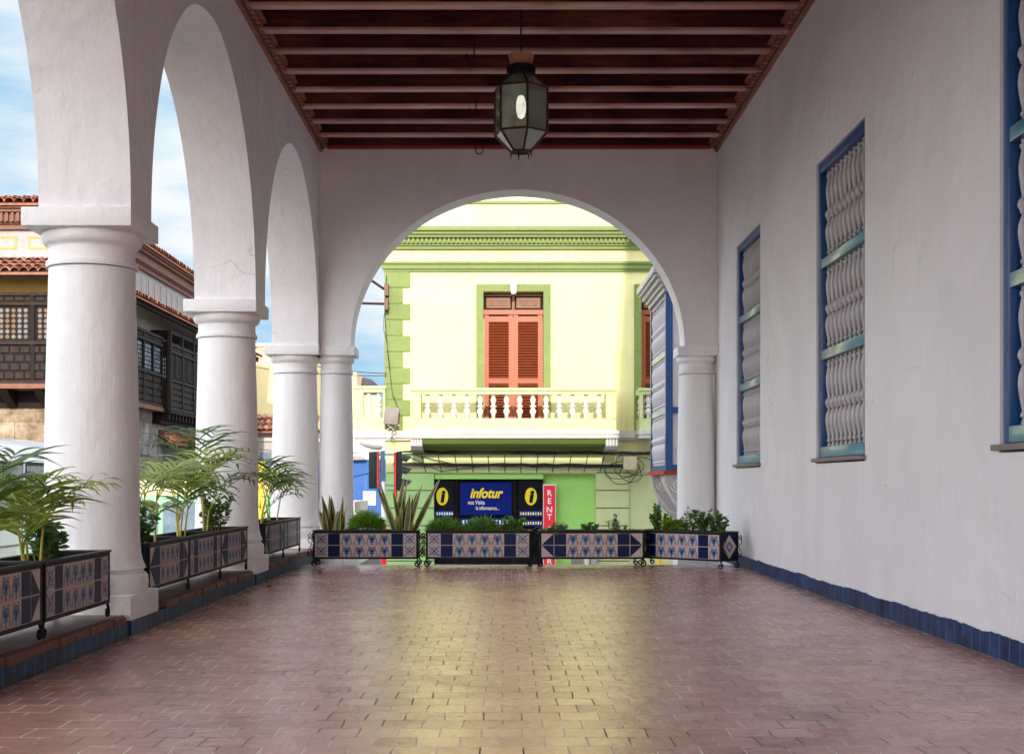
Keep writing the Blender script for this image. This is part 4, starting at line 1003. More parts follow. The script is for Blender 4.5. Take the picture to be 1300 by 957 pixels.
# bands, cornice, dentils
mb = MB()
for (a, b, pr) in ((345,342,.05),(342,336,.09),(336,333,.13),(317,313,.08),(313,311,.12)):
    mb.box(XG0-pr, XG1, YG-pr, YG-.001, gz(a), gz(b), 'facade_green')
mb.box(XG0-.14, XG1, YG-.14, YG-.001, gz(311), gz(303.5), 'facade_green')
for (a, b, pr) in ((303.5,300,.25),(300,296,.30),(296,291,.36)):
    mb.box(XG0-pr, XG1, YG-pr, YG-.001, gz(a), gz(b), 'facade_green')
x = XG0-.1
while x < XG1: mb.box(x, x+.05, YG-.2, YG-.141, gz(310), gz(304), 'facade_green'); x += .1
mb.build('cornice', GB, smooth=False)
mb = MB(); mb.box(XG0-.04, XG1, YG-.04, YG-.001, gz(259), gz(256), 'facade_green'); mb.box(XG0-.05, XG1, YG-.05, YG+.4, GTOP, GTOP+.1, 'facade_green'); mb.build('parapet_moulding', GB, smooth=False)
mb = MB()
for k in range(10):
    y0 = 345+20.3*k; w = 521 if k % 2 == 0 else 511.5
    mb.box(XG0-.03, gx(w), YG-.035-(.008 if k % 2 == 0 else 0), YG-.0015, gz(y0+20.3)+.004, gz(y0)-.004, 'facade_green')
mb.build('quoins', GB, bevel=.008, smooth=False)
def balcony_door(xl, xr, lab):
    d = empty('door', ((xl+xr)/2, YG, 0), 0, GB); d['label'] = lab
    w = (xr-xl)/2; fw = 9/56.45
    f = MB(); f.box(-w-fw, -w, -.07, -.001, dB-.1, dT+fw, 'facade_green'); f.box(w, w+fw, -.07, -.001, dB-.1, dT+fw, 'facade_green'); f.box(-w, w, -.07, -.001, dT, dT+fw, 'facade_green'); f.build('door_surround', d, smooth=False)
    f = MB(); z_t = gz(392); z_r = gz(398)
    f.box(-w, w, .18, .26, z_r, z_t, 'door_red'); f.box(-w, w, .16, .26, gz(375), gz(372), 'wood_panel'); f.box(-.03, .03, .17, .26, z_t, gz(375), 'wood_panel')
    f.box(-w, w, .22, .28, z_t, dT, 'wood_dark')
    for s in (-1, 1):
        c = s*w/2; f.box(c-w*.40, c+w*.40, .19, .225, z_t+.04, gz(375)-.03, 'wood_panel'); f.box(c-w*.30, c+w*.30, .18, .20, z_t+.09, gz(375)-.08, 'wood_brown')
    f.build('transom', d, smooth=False)
    for s in (-1, 1):
        l = MB(); a, b = (-w+.02, -.005) if s < 0 else (.005, w-.02); st = .1
        l.box(a, a+st, .2, .25, dB, z_r-.01, 'door_red'); l.box(b-st, b, .2, .25, dB, z_r-.01, 'door_red')
        for z in (dB, (dB+z_r)/2-.25, z_r-.16): l.box(a+st, b-st, .202, .248, z, z+.12, 'door_red')
        z = dB+.14
        while z < z_r-.18:
            X = Matrix.Translation(((a+b)/2, .225, z)) @ Matrix.Rotation(radians(-35), 4, 'X'); l.box(-(b-a)/2+st, (b-a)/2-st, -.03, .03, -.006, .006, 'door_red', X); z += .062
        l.box(a+st, b-st, .256, .262, dB, z_r, 'wood_dark')
        l.build('door_leaf', d, smooth=False)
    return d
balcony_door(dL, dR, 'louvred red double door above the main balcony')
balcony_door(d2L, d2R, 'red door half hidden by the blue bay')
# wall lamp above the door
o = empty('wall_lamp', (gx(652), YG-.08, gz(362)), 0, GB)
m_ = MB(); m_.box(-.09,.09,-.12,0,.0,.09,'bulb_white'); m_.lathe([(.05,-.22),(.07,-.16),(.08,-.0)], 'bulb_white', 12, (0,-.06)); m_.build('lamp_body', o)
# balcony slab
YBF = YG-0.95
by = lambda py: PZ(py, YBF); bxx = lambda px: PX(px, YBF)
def balustrade_bal(): return baluster_mesh(1.0, 'baluster_white', 12, .075)
BAL = [None]
def balcony(x0, x1, yf, zt, zb, lab, posts, ztop_slab, nbal, returns=True):
    e = empty('balcony', (0,0,0), 0, GB); e['label'] = lab
    m_ = MB(); m_.box(x0, x1, yf-.02, yf+.20, zt-.13, zt, 'facade_pale_green'); m_.box(x0-.02, x1+.02, yf-.05, yf+.23, zt-.05, zt+.01, 'facade_pale_green')
    if returns:
        for xx in (x0, x1-.18): m_.box(xx, xx+.18, yf+.22, YG-.05, zt-.12, zt-.002, 'facade_pale_green')
    m_.build('handrail', e, smooth=False)
    m_ = MB(); m_.box(x0, x1, yf-.01, yf+.19, ztop_slab, zb, 'facade_pale_green')
    if returns:
        for xx in (x0, x1-.18): m_.box(xx+.01, xx+.17, yf+.2, YG-.05, ztop_slab, zb-.002, 'facade_pale_green')
    m_.build('balcony_kerb', e, smooth=False)
    for (a, b) in posts:
        m_ = MB(); m_.box(a, b, yf-.03, yf+.17, zb+.002, zt-.132, 'facade_pale_green'); m_.build('post', e, smooth=False)
    spans = []
    xs = sorted([p for pr in posts for p in pr])
    lo, hi = posts[0][1], posts[-1][0]
    for i in range(nbal):
        x = lo+(hi-lo)*(i+.5)/nbal
        if BAL[0] is None: BAL[0] = balustrade_bal().build('baluster', e); b = BAL[0]
        else: b = BAL[0].copy(); COL.objects.link(b); b.parent = e
        b.location = (x, yf+.09, zb); b.scale = (1, 1, zt-.13-zb)
    if returns:
        for xx in (x0+.09, x1-.09):
            for i in range(3):
                b = BAL[0].copy(); COL.objects.link(b); b.parent = e; b.location = (xx, yf+.33+.2*i, zb); b.scale = (1, 1, zt-.13-zb)
    return e
ZT, ZBB, ZSL = by(493), by(531), by(546)
balcony(bxx(522), bxx(782), YBF, ZT, ZBB, 'main balcony in front of the louvred door', [(bxx(522), bxx(534)), (bxx(769), bxx(782))], ZSL, 14)
balcony(gx(449), gx(490)-.01, YG-.1, gz(491), gz(531), 'short balcony stub at the left corner', [(gx(449), gx(462)), (gx(487), gx(490)-.01)], gz(547), 2, False)
balcony(bxx(812), bxx(900), YBF, ZT, ZBB, 'right balcony partly behind the blue bay', [(bxx(812), bxx(816)), (bxx(890), bxx(900))], ZSL, 5)
# mouldings and cove below balcony
mb = MB()
mb.box(gx(449), XG1, YG-.16, YG-.001, gz(556), gz(547), 'stone_white'); mb.box(gx(449)+.03, XG1, YG-.1, YG-.001, gz(559), gz(556), 'stone_white')
mb.box(bxx(519), bxx(786), YBF-.08, YG-.162, by(551), by(546)-.002, 'stone_white'); mb.box(bxx(520), bxx(785), YBF-.05, YG-.162, by(556), by(551), 'stone_white')
mb.box(bxx(810), XG1, YBF-.08, YG-.162, by(551), by(546)-.002, 'stone_white'); mb.box(bxx(811), XG1, YBF-.05, YG-.162, by(556), by(551), 'stone_white')
mb.build('balcony_slab', GB, smooth=False)
mb = MB()
z0, z1 = by(556)-.002, gz(574)
pts = [(YBF-.02, z0), (YG-.003, z0), (YG-.003, z1+.02), (YG-.12, z1+.02), (YG-.3, z1+.1), (YBF+.1, z0-.12)]
mb.prism(pts, bxx(535), bxx(771), 'facade_green', 'x'); mb.build('balcony_soffit', GB, smooth=False)
for (a, b) in ((521, 536), (769, 785)):
    mb = MB(); pts = [(YBF+.02, z0-.002), (YG-.004, z0-.002), (YG-.004, z1-.02), (YG-.35, z1), (YBF+.12, by(571)), (YBF+.02, by(566))]
    mb.prism(pts, bxx(a), bxx(b), 'corbel_grey', 'x')
    for k in range(4): xx = bxx(a)+(bxx(b)-bxx(a))*(k+.5)/4; mb.box(xx-.015, xx+.015, YBF+.0, YBF+.018, by(566), z0-.01, 'stone_white')
    mb.build('corbel', GB, smooth=False)
# green cables, boxes
def cable(pts, r, lab, mat='cable_black', group='cables'):
    m_ = MB(); P = []
    for i in range(len(pts)-1):
        a, b = Vector(pts[i]), Vector(pts[i+1]); n = 8
        for k in range(n): P.append(a.lerp(b, k/n))
    P.append(Vector(pts[-1])); m_.tube(P, r, mat, 5); o = m_.build('cable'); return tag(o, lab, 'cable', group)
def sag(a, b, s, n=14):
    a, b = Vector(a), Vector(b); return [tuple(a.lerp(b, i/n)-UP*s*4*(i/n)*(1-i/n)) for i in range(n+1)]
def wob(x0, y0, x1, y1, n, amp, seed, d=YG-.12, sg=0):
    rng = random.Random(seed); return [(gx(x0+(x1-x0)*i/n), d, gz(y0+(y1-y0)*i/n+rng.uniform(-amp, amp)+sg*4*(i/n)*(1-i/n))) for i in range(n+1)]
mcab = MB()
for i in range(5): mcab.tube(wob(500, 588+i*.5, 800, 590+i*.8, 22, .9, 60+i, YG-.13-.02*i), .016, 'cable_black', 5)
tag(mcab.build('cable_bundle'), 'thick sagging bundle of black cables along the jointed band above the shop', 'cables')
mcab = MB()
for i in range(2): mcab.tube(wob(508, 573+i*.7, 830, 574.5+i, 24, .7, 70+i, YG-.2-.02*i), .017, 'cable_black', 5)
tag(mcab.build('cable_bundle'), 'black cable running under the balcony soffit', 'cables')
cable(wob(520, 580, 560, 598, 8, .4, 81)+wob(562, 598, 640, 588, 8, .4, 82), .008, 'thin black cable looping down left above the shop')
cable(wob(524, 576, 600, 592, 8, .5, 83, sg=2), .009, 'thin cable slanting across the left of the jointed band')
BX = empty('junction_box', (gx(798), YG-.22, gz(588))); tag(BX, 'cream junction box tangled in cables above the right pilaster', 'junction box')
m_ = MB(); m_.box(-.15,.15,-.2,.05,-.15,.15,'cream_box'); m_.build('box', BX, bevel=.02)
for i in range(5):
    rng = random.Random(90+i); m_ = MB(); P = []; c = (rng.uniform(-.3,.3), rng.uniform(-.25,.1)); rx_, rz_ = rng.uniform(.15,.45), rng.uniform(.12,.35)
    for k in range(22): a = 2*pi*k/21; P.append((c[0]+rx_*cos(a)*(1+.15*sin(3*a+i)), -.1-.01*i, c[1]+rz_*sin(a)))
    m_.tube(P, .009, 'cable_black', 5); m_.build('wire_loop', BX)
MTB = empty('meter_box', (gx(499), YG-.32, gz(529))); tag(MTB, 'tilted grey brown meter box hanging on the left corner of the building', 'meter box')
m_ = MB(); m_.box(-.17,.15,-.08,.08,-.19,.19,'grey_box', Matrix.Rotation(radians(6),4,'Y')); m_.build('box', MTB, bevel=.015)
for i in range(5):
    rng = random.Random(120+i); m_ = MB(); P = [(-.1+.05*i, 0, -.18)]
    for k in range(9): P.append((-.1+.05*i+rng.uniform(-.08,.08), rng.uniform(-.04,.04), -.2-.045*k))
    m_.tube(P, .008, 'cable_black' if i % 2 else 'baluster_white', 5); m_.build('wire', MTB)
cable([(gx(491),YG-.05,gz(350)),(gx(489),YG-.15,gz(400)),(gx(493),YG-.15,gz(450)),(gx(499),YG-.2,gz(500)),(gx(507),YG-.3,gz(518))], .009, 'black cable running down the left corner quoins to the meter box')
cable([(gx(488),YG-.1,gz(400)),(gx(487),YG-.14,gz(418)),(gx(491),YG-.1,gz(432)),(gx(496),YG-.1,gz(470))], .006, 'thin looping cable on the quoins beside the longer one')
def bracket(p0, p1, d, lab, w):
    t = empty('bracket', (PX(490,d), d, PZ(p1[1], d))); tag(t, lab, 'bracket', 'iron brackets on the building corner')
    m_ = MB(); m_.tube([(PX(p0[0],d)-PX(490,d), 0, PZ(p0[1],d)-PZ(p1[1],d)), (PX(p1[0],d)-PX(490,d), 0, 0)], w, 'brass_dark', 6); m_.build('arm', t)
    m_ = MB(); m_.box(PX(488,d)-PX(490,d), PX(493,d)-PX(490,d), -.05, YG-d-.05, -.13, .13, 'brass_dark'); m_.build('mount', t, smooth=False)
bracket((445,338), (489,368), YG-.25, 'upper slanting brown bracket on the left building corner', .03)
bracket((440,384.5), (494,386), YG-.25, 'lower horizontal brown bracket on the left building corner', .028)
# ------------------------------------------------------------------ shop signs
def text(body, x, y, z, size, mat, parent, name='lettering', shear=0, bold=0, align='CENTER', sx=1, ext=.004, spacing=1.0):
    cu = bpy.data.curves.new(name, 'FONT'); cu.body = body; cu.size = size; cu.shear = shear; cu.offset = bold; cu.extrude = ext; cu.align_x = align; cu.space_character = spacing
    cu.fill_mode = 'BOTH'
    to = bpy.data.objects.new('tmp_text', cu); COL.objects.link(to)
    bpy.context.view_layer.update()
    me = bpy.data.meshes.new_from_object(to.evaluated_get(bpy.context.evaluated_depsgraph_get())); me.name = name
    bpy.data.objects.remove(to)
    me.materials.clear(); me.materials.append(M[mat])
    for v in me.vertices: v.co = Vector((v.co.x*sx, -v.co.z, v.co.y))
    o = bpy.data.objects.new(name, me); COL.objects.link(o); o.location = (x, y, z); o.parent = parent; return o
YS = YG+0.10
px_x = lambda px: PX(px, YS); px_z = lambda py: PZ(py, YS)
SG = empty('shop_sign', (px_x(616.5), YS, px_z(634))); tag(SG, 'dark blue shop sign with slanted yellow lettering in the middle of the shopfront', 'sign')
m_ = MB(); m_.box(px_x(584)-px_x(616.5), px_x(649.5)-px_x(616.5), 0, .05, px_z(653.5)-px_z(634), px_z(612.5)-px_z(634), 'sign_blue'); m_.build('panel', SG, smooth=False)
text('infotur', 0.0, -.012, px_z(631.5)-px_z(634), .30, 'sign_yellow', SG, shear=.28, bold=.010, sx=.86)
text('nos Visita', px_x(594)-px_x(616.5), -.01, px_z(640)-px_z(634), .135, 'sign_white', SG, bold=.001, align='LEFT', sx=.72)
text('le informamos...', px_x(604)-px_x(616.5), -.01, px_z(647)-px_z(634), .125, 'sign_white', SG, bold=.001, align='LEFT', sx=.66)
def emblem(px, lab):
    t = empty('emblem_panel', (px_x(px), YS, px_z(630))); tag(t, lab, 'sign', 'yellow letter i signs of the shop')
    m_ = MB(); m_.box(-.17 if px < 600 else -.28, .26 if px < 600 else .27, .0, .04, px_z(668)-px_z(630), px_z(609.5)-px_z(630), 'sign_black'); m_.build('panel', t, smooth=False)
    m_ = MB(); vs = [(.135*cos(2*pi*k/28), -.002, .2*sin(2*pi*k/28)) for k in range(28)]; vs2 = [(x, -.014, z) for x, y, z in vs]
    m_.add(vs+vs2, [tuple(range(28, 56))]+[(k, (k+1) % 28, 28+(k+1) % 28, 28+k) for k in range(28)], 'sign_yellow'); m_.build('disc', t, smooth=False)
    text('i', 0.0, -.022, -.118, .36, 'sign_black', t, name='letter', shear=.15, bold=.021, ext=.003)
    for zz_ in (651.5, 663.5):
        m_ = MB(); w0, w1 = (-.16, .24) if px < 600 else (-.27, .26)
        m_.box(w0, w1, -.006, -.0005, px_z(zz_+4)-px_z(630), px_z(zz_-3.5)-px_z(630), 'sign_blue_strip')
        k = 0; x = w0+.03
        while x < w1-.03: m_.box(x, x+.032, -.011, -.0065, px_z(zz_+2)-px_z(630), px_z(zz_-1.5)-px_z(630), 'sign_white' if k % 2 or px < 600 else 'sign_yellow'); x += .056; k += 1
        m_.build('strip', t, smooth=False)
emblem(561.5, 'black panel with yellow oval letter i at the left end of the shopfront')
emblem(674, 'black panel with yellow oval letter i between the blue sign and the red sign')
t = empty('strip_sign', (px_x(617), YS+.02, px_z(663))); tag(t, 'narrow blue strip with small pale marks under the blue shop sign', 'sign')
m_ = MB(); m_.box(-.58, .58, 0, .03, -.09, .09, 'sign_blue_strip'); x = -.53
while x < .53: m_.box(x, x+.04, -.005, -.001, -.05, .05, 'sign_white'); x += .075
m_.build('panel', t, smooth=False)
YR = YG-.05
t = empty('rent_sign', (PX(697.5,YR), YR, 0)); tag(t, 'tall narrow red sign with white upright lettering beside the shopfront', 'sign')
hw = 7.2/56.5
m_ = MB(); m_.box(-hw-.015, hw+.015, 0, .06, PZ(730,YR), PZ(614.5,YR), 'sign_white'); m_.box(-hw, hw, -.012, -.001, PZ(729,YR), PZ(616,YR), 'sign_red'); m_.build('panel', t, smooth=False)
for ch, py in zip('RENTACAR', (629.5, 639.5, 650.5, 660, 675.5, 690.5, 702, 716)):
    text(ch, 0, -.017, PZ(py-.3,YR), .185, 'sign_white', t, name='letter', bold=.003, ext=.003)
# low things by the shop, seen under the planters
t = empty('wall_box', (PX(741,YG-.2), YG-.2, PZ(713,YG-.2))); tag(t, 'grey utility box low on the shop wall under the right planter', 'utility box')
m_ = MB(); m_.box(-.28,-.03,-.1,.1,-.16,.14,'grey_box'); m_.box(0,.12,-.1,.1,-.12,.1,'stone_white'); m_.box(.14,.3,-.08,.1,-.16,.16,'corbel_grey'); m_.build('box', t, bevel=.01)
# yellow post at right
t = empty('pipe', (PX(837.5,28), 28, 0)); tag(t, 'slim pipe with yellow lower part standing under the blue bay', 'pipe')
m_ = MB(); m_.lathe([(.055,STREET),(.055,PZ(663,28))], 'yellow_post', 12); m_.lathe([(.065,PZ(668,28)),(.065,PZ(661,28))], 'yellow_post', 12); m_.build('sleeve', t)
m_ = MB(); m_.lathe([(.03,PZ(661,28)),(.03,PZ(600,28))], 'pole_blue', 10); m_.build('tube', t)

# ------------------------------------------------------------------ blue bay on the main building
BB = empty('bay_window', (0,0,0)); tag(BB, 'white and blue wooden bay window on scrolled white brackets beyond the right column', 'bay window')
y0, y1 = 20.0, 22.1; x0, x1 = PX(845,20), 3.13; z0, z1 = 1.13, 3.72
m_ = MB()
m_.box(x0+.09, x1, y0+.06, y1-.06, z0+.05, z1, 'plaster_white'); m_.box(x0+.075, x0+.088, y0+.07, y1-.07, z0+.05, z1-.01, 'dark_void'); m_.build('wall', BB, smooth=False)
m_ = MB(); p = .105
for (xx, yy) in ((x0, y0), (x0, y1-p)): m_.box(xx, xx+p, yy, yy+p, z0, z1, 'blue_paint')
m_.box(x1-.5, x1-.42, y0+.005, y0+.058, z0, z1, 'blue_paint')
Hs = [z0+.04, z0+.04+(z1-z0-.08)/3, z0+.04+(z1-z0-.08)*2/3, z1-.04]
for z in Hs:
    m_.box(x0+p, x1, y0+.008, y0+.059, z-.045, z+.045, 'blue_paint'); m_.box(x0+.01, x0+.059, y0+p, y1-p, z-.04, z+.04, 'blue_paint_light' if z in Hs[1:3] else 'blue_paint')
m_.build('frame', BB, smooth=False)
src = None
for k in range(3):
    for i in range(13):
        yy = y0+p+(y1-y0-2*p)*(i+.5)/13; hk = Hs[k+1]-Hs[k]-.085
        if src is None: src = baluster_mesh(1.0, 'baluster_paint', 12, .05).build('baluster', BB); b = src
        else: b = src.copy(); COL.objects.link(b); b.parent = BB
        b.location = (x0+.04, yy, Hs[k]+.042); b.scale = (.8, 1, hk)
m_ = MB()
for k, (pr, za, zb) in enumerate(((.03, z1, z1+.07), (.07, z1+.07, z1+.13), (.12, z1+.13, z1+.20), (.17, z1+.20, z1+.25), (.2, z1+.25, z1+.36))):
    m_.box(x0-pr, x1, y0-pr, y1+pr, za+.001, zb, 'baluster_paint')
m_.build('cornice', BB, bevel=.02)
m_ = MB(); m_.box(x0-.03, x1, y0-.03, y1+.03, z0-.06, z0, 'red_putty'); m_.build('floor_board', BB, smooth=False)
for yy in (y0+.05, y1-.25):
    m_ = MB()
    prof = [(x0+.0,z0-.062),(x0+.0,z0-.2),(x0+.03,z0-.3),(x0+.1,z0-.42),(x0+.2,z0-.6),(x0+.33,z0-.72),(x0+.5,z0-.8),(x1-.02,z0-.95),(x1-.02,z0-.062)]
    m_.prism(prof, yy, yy+.2, 'baluster_paint', 'y')
    m_.tube(spiral((x0+.18, yy-.005, z0-.22), .1, .01, pi, pi+4*pi, n=40), .018, 'baluster_white', 6)
    m_.tube([(x0+.0,yy-.005,z0-.2),(x0+.1,yy-.005,z0-.40),(x0+.28,yy-.005,z0-.62),(x0+.55,yy-.005,z0-.72)], .02, 'baluster_white', 6)
    m_.tube(spiral((x0+.58, yy-.005, z0-.55), .13, .015, -pi/2, -pi/2+3.5*pi, n=40), .018, 'baluster_white', 6)
    m_.build('bracket', BB, bevel=0)
m_ = MB()   # cove behind brackets
m_.prism([(x0+.12,z0-.062),(x0+.2,z0-.3),(x0+.4,z0-.55),(x1-.02,z0-.8),(x1-.02,z0-.062)], y0+.26, y1-.26, 'plaster_white', 'y'); m_.build('cove', BB)

# ------------------------------------------------------------------ traffic lights
YT = 28.0; s_ = F/YT; tx = lambda px: (px-487)/s_; tz = lambda py: PZ(py, YT)
TL = empty('traffic_light', (PX(487,YT), YT, 0)); tag(TL, 'traffic light with two dark heads on a red and white painted pole', 'traffic light')
m_ = MB(); m_.lathe([(.045,STREET),(.045,tz(572))], 'pole_blue', 12, (tx(485.5),0)); m_.build('pole', TL)
m_ = MB(); m_.lathe([(.05,tz(680)),(.05,tz(611))], 'sign_white', 12, (tx(487),-.02)); m_.build('white_band', TL)
m_ = MB()
m_.lathe([(.062,tz(665)),(.062,tz(683))], 'sign_red', 12, (tx(487),-.02)); m_.lathe([(.062,STREET),(.062,tz(703))], 'sign_red', 12, (tx(487),-.02)); m_.build('red_band', TL)
h1_ = empty('signal_head', (tx(474),0,0), 0, TL)
m_ = MB(); m_.box(-.09,.09,-.08,.12,tz(620),tz(574),'signal_grey'); m_.build('housing', h1_, bevel=.02)
m_ = MB(); m_.box(.08,.115,-.1,.14,tz(622),tz(573),'signal_red'); m_.build('backboard', h1_, smooth=False)
for k in range(3):
    m_ = MB(); m_.lathe([(.075,0),(.08,.02),(.078,.16)], 'signal_visor', 16, X=Matrix.Translation((0,.12,tz(582+15*k))) @ Matrix.Rotation(-pi/2,4,'X'), caps=False); m_.build('visor', h1_)
h2_ = empty('signal_head', (tx(507),0,0), 0, TL)
m_ = MB(); m_.box(-.045,.045,-.11,.11,tz(622),tz(573),'signal_grey'); m_.build('housing', h2_, bevel=.015)
m_ = MB(); m_.box(-.10,-.055,-.16,.16,tz(634),tz(574),'signal_red'); m_.build('backboard', h2_, smooth=False)
for k in range(3):
    zc = tz(583+15.5*k)
    m_ = MB(); vs = []; fs = []; n = 18
    for j in range(n+1):
        a = radians(-15+210*j/n)
        for (x_, r) in ((.045,.115),(.26,.10)):
            drop = -.03 if x_ > .1 else 0
            vs.append((x_-(0.10*(1-sin(a)) if x_ > .1 else 0), r*cos(a), zc+r*sin(a)*.95+drop))
    for j in range(n): fs.append((2*j, 2*j+1, 2*j+3, 2*j+2))
    m_.add(vs, fs, 'signal_visor'); m_.build('visor', h2_)
    m_ = MB(); m_.lathe([(.001,.02),(.06,.015),(.095,0)], ('lens_red','lens_amber','lens_green')[k], 16, X=Matrix.Translation((.047,0,zc)) @ Matrix.Rotation(pi/2,4,'Y')); m_.build('lens', h2_)
m_ = MB(); m_.box(tx(478),tx(505),-.02,.02,tz(578),tz(576),'pole_blue'); m_.box(tx(478),tx(505),-.02,.02,tz(617),tz(615),'pole_blue'); m_.build('arm', TL, smooth=False)
# street lamp head crossing the corner
YSL = 27.0
t = empty('street_lamp', (PX(452,YSL), YSL, PZ(560,YSL))); tag(t, 'pale street lamp head and arm reaching in from behind the left slim column', 'street lamp')
m_ = MB(); pp = lambda px, py: (PX(px,YSL)-PX(452,YSL), 0, PZ(py,YSL)-PZ(560,YSL))
m_.tube([pp(380,540), pp(420,552), pp(447,558)], .035, 'signal_grey', 8); m_.build('arm', t)
X = Matrix.Translation(pp(470,564)) @ Matrix.Rotation(radians(12),4,'Y') @ Matrix.Scale(.7,4)
m_ = MB(); m_.lathe([(.02,-.34),(.07,-.28),(.11,-.1),(.13,.1),(.12,.25),(.06,.36)], 'baluster_white', 14, X=X @ Matrix.Rotation(pi/2,4,'Y')); m_.build('lamp_head', t)

# ------------------------------------------------------------------ far left: colonial house
def tile_eave(mb, u0, u1, run, zlow, rise, T, pitch=.17, rad=.085, rows=3):
    """rows of half-round tiles; u along the eave, v up the slope (0..run). T(u,v,z)"""
    n = int((u1-u0)/pitch); seg = 6; rng = random.Random(int(u0*10)+5)
    sl = [(run*i/rows, run*(i+1)/rows) for i in range(rows)]
    for i in range(n):
        u = u0+pitch*(i+.5)
        for (va, vb) in sl:
            ja = rng.uniform(-.02, .02); za = zlow+rise*va/run+.03; zb = zlow+rise*vb/run
            vs = []; fs = []
            for (v, z, r) in ((va-.04+ja, za, rad*1.05), (vb, zb, rad*.8)):
                for k in range(seg+1): a = pi*k/seg; vs.append(T(u+r*cos(a), v, z+r*sin(a)*.9))
                for k in range(seg+1): a = pi*k/seg; vs.append(T(u+(r-.018)*cos(a), v, z+(r-.018)*sin(a)*.9))
            m = seg+1
            for k in range(seg): fs.append((k, k+1, 2*m+k+1, 2*m+k))
            for k in range(seg): fs.append((k, m+k, m+k+1, k+1))
            mb.add(vs, fs, 'roof_tile')
    # underside and channels
    mb.add([T(u0,0,zlow),T(u1,0,zlow),T(u1,run,zlow+rise),T(u0,run,zlow+rise),T(u0,0,zlow-.05),T(u1,0,zlow-.05),T(u1,run,zlow+rise-.05),T(u0,run,zlow+rise-.05)],
           [(0,1,2,3),(4,7,6,5),(0,4,5,1),(1,5,6,2),(2,6,7,3),(3,7,4,0)], 'terracotta')
HY = 35.0; HX = -11.0
hz = lambda py: PZ(py, HY)
HO = empty('colonial_house'); tag(HO, 'old house with clay tile eaves and carved dark wooden galleries across the street at left', 'house')
mb = MB(); mb.box(-24, HX, HY, 57, STREET, hz(498), 'stone_ochre'); mb.build('ground_floor_wall', HO, smooth=False)
mb = MB(); mb.box(-24, HX-.012, HY+.012, 56.9, hz(498)+.002, hz(292), 'frieze_white'); mb.build('upper_wall', HO, smooth=False)
mb = MB(); mb.box(HX-.03, HX+.03, 35.4, 50, STREET, hz(498)-.004, 'stone_grey'); mb.build('side_wall_cladding', HO, smooth=False)
# yellow painted frames in frieze
mb = MB()
for k in range(9):
    xc = HX-.75-1.0*k; yf = HY+.006
    for (a, b, c, d) in ((-.36,.36,.33,.38),(-.36,.36,.10,.05),(-.36,-.31,.10,.33),(.31,.36,.10,.33)):
        mb.box(xc+min(a,b), xc+max(a,b), yf-.006, yf+.01, hz(319)+min(c,d), hz(319)+max(c,d), 'frieze_yellow')
for k in range(24):
    yc = HY+.6+.75*k; xf = HX-.006
    mb.box(xf-.01, xf+.004, yc, yc+.04, hz(340), hz(300), 'frieze_yellow'); mb.box(xf-.01, xf+.004, yc+.2, yc+.24, hz(340), hz(300), 'stone_grey')
mb.build('painted_frieze', HO, smooth=False)
# wooden cornice with dentils
mb = MB()
for (pr, a, b) in ((.1,292,286),(.16,286,284),(.22,284,272),(.34,272,268),(.42,268,264)):
    mb.box(-24, HX+pr, HY-pr, HY+.2, hz(a)+.001, hz(b), 'wood_brown'); mb.box(HX-.2, HX+pr, HY+.2, 57, hz(a)+.001, hz(b), 'wood_brown')
x = -20
while x < HX+.2: mb.box(x, x+.07, HY-.30, HY-.221, hz(283.5), hz(272.5), 'wood_brown'); x += .14
mb.build('wooden_cornice', HO, smooth=False)
mb = MB(); tile_eave(mb, -19, HX+.45, 1.5, hz(264)+.02, .38, lambda u, v, z: (u, HY-.5+v, z), pitch=.24, rad=.12, rows=4)
mb.build('front_roof', HO)
mb = MB(); tile_eave(mb, HY+.45, 57, 1.5, hz(264)+.02, .38, lambda u, v, z: (HX+.5-v, u, z), pitch=.24, rad=.12, rows=4)
mb.build('side_roof', HO)
mb = MB(); mb.box(-24, HX-.95, HY+.95, 56.5, hz(264)-.1, hz(264)+.36, 'roof_dark'); mb.prism([(-24, hz(264)+.3),(-11.9, hz(264)+.3),(-13.4, hz(236)),(-24, hz(226))], HY+1.1, HY+12, 'roof_dark', 'y'); mb.build('ridge_roof', HO, smooth=False)
# lower eave over the front gallery
mb = MB(); tile_eave(mb, -19, HX+1.0, 1.35, PZ(346,33.7), .52, lambda u, v, z: (u, HY-1.3+v, z), pitch=.23, rad=.115, rows=4); mb.build('front_eave', HO)
mb = MB(); tile_eave(mb, HY-1.3, 57, 1.0, PZ(347,33.7), .5, lambda u, v, z: (HX+.95-v, u, z), pitch=.23, rad=.115, rows=3); mb.build('side_eave', HO)
mb = MB(); mb.box(-19, HX+.85, HY-1.22, HY-1.1, hz(354), hz(348), 'wood_dark'); mb.box(HX+.7, HX+.82, HY-1.1, 57, hz(364), hz(356), 'wood_dark')
mb.box(-19, HX, HY-.02, HY-.004, hz(378), hz(352), 'frieze_yellow'); mb.build('eave_beam', HO, smooth=False)
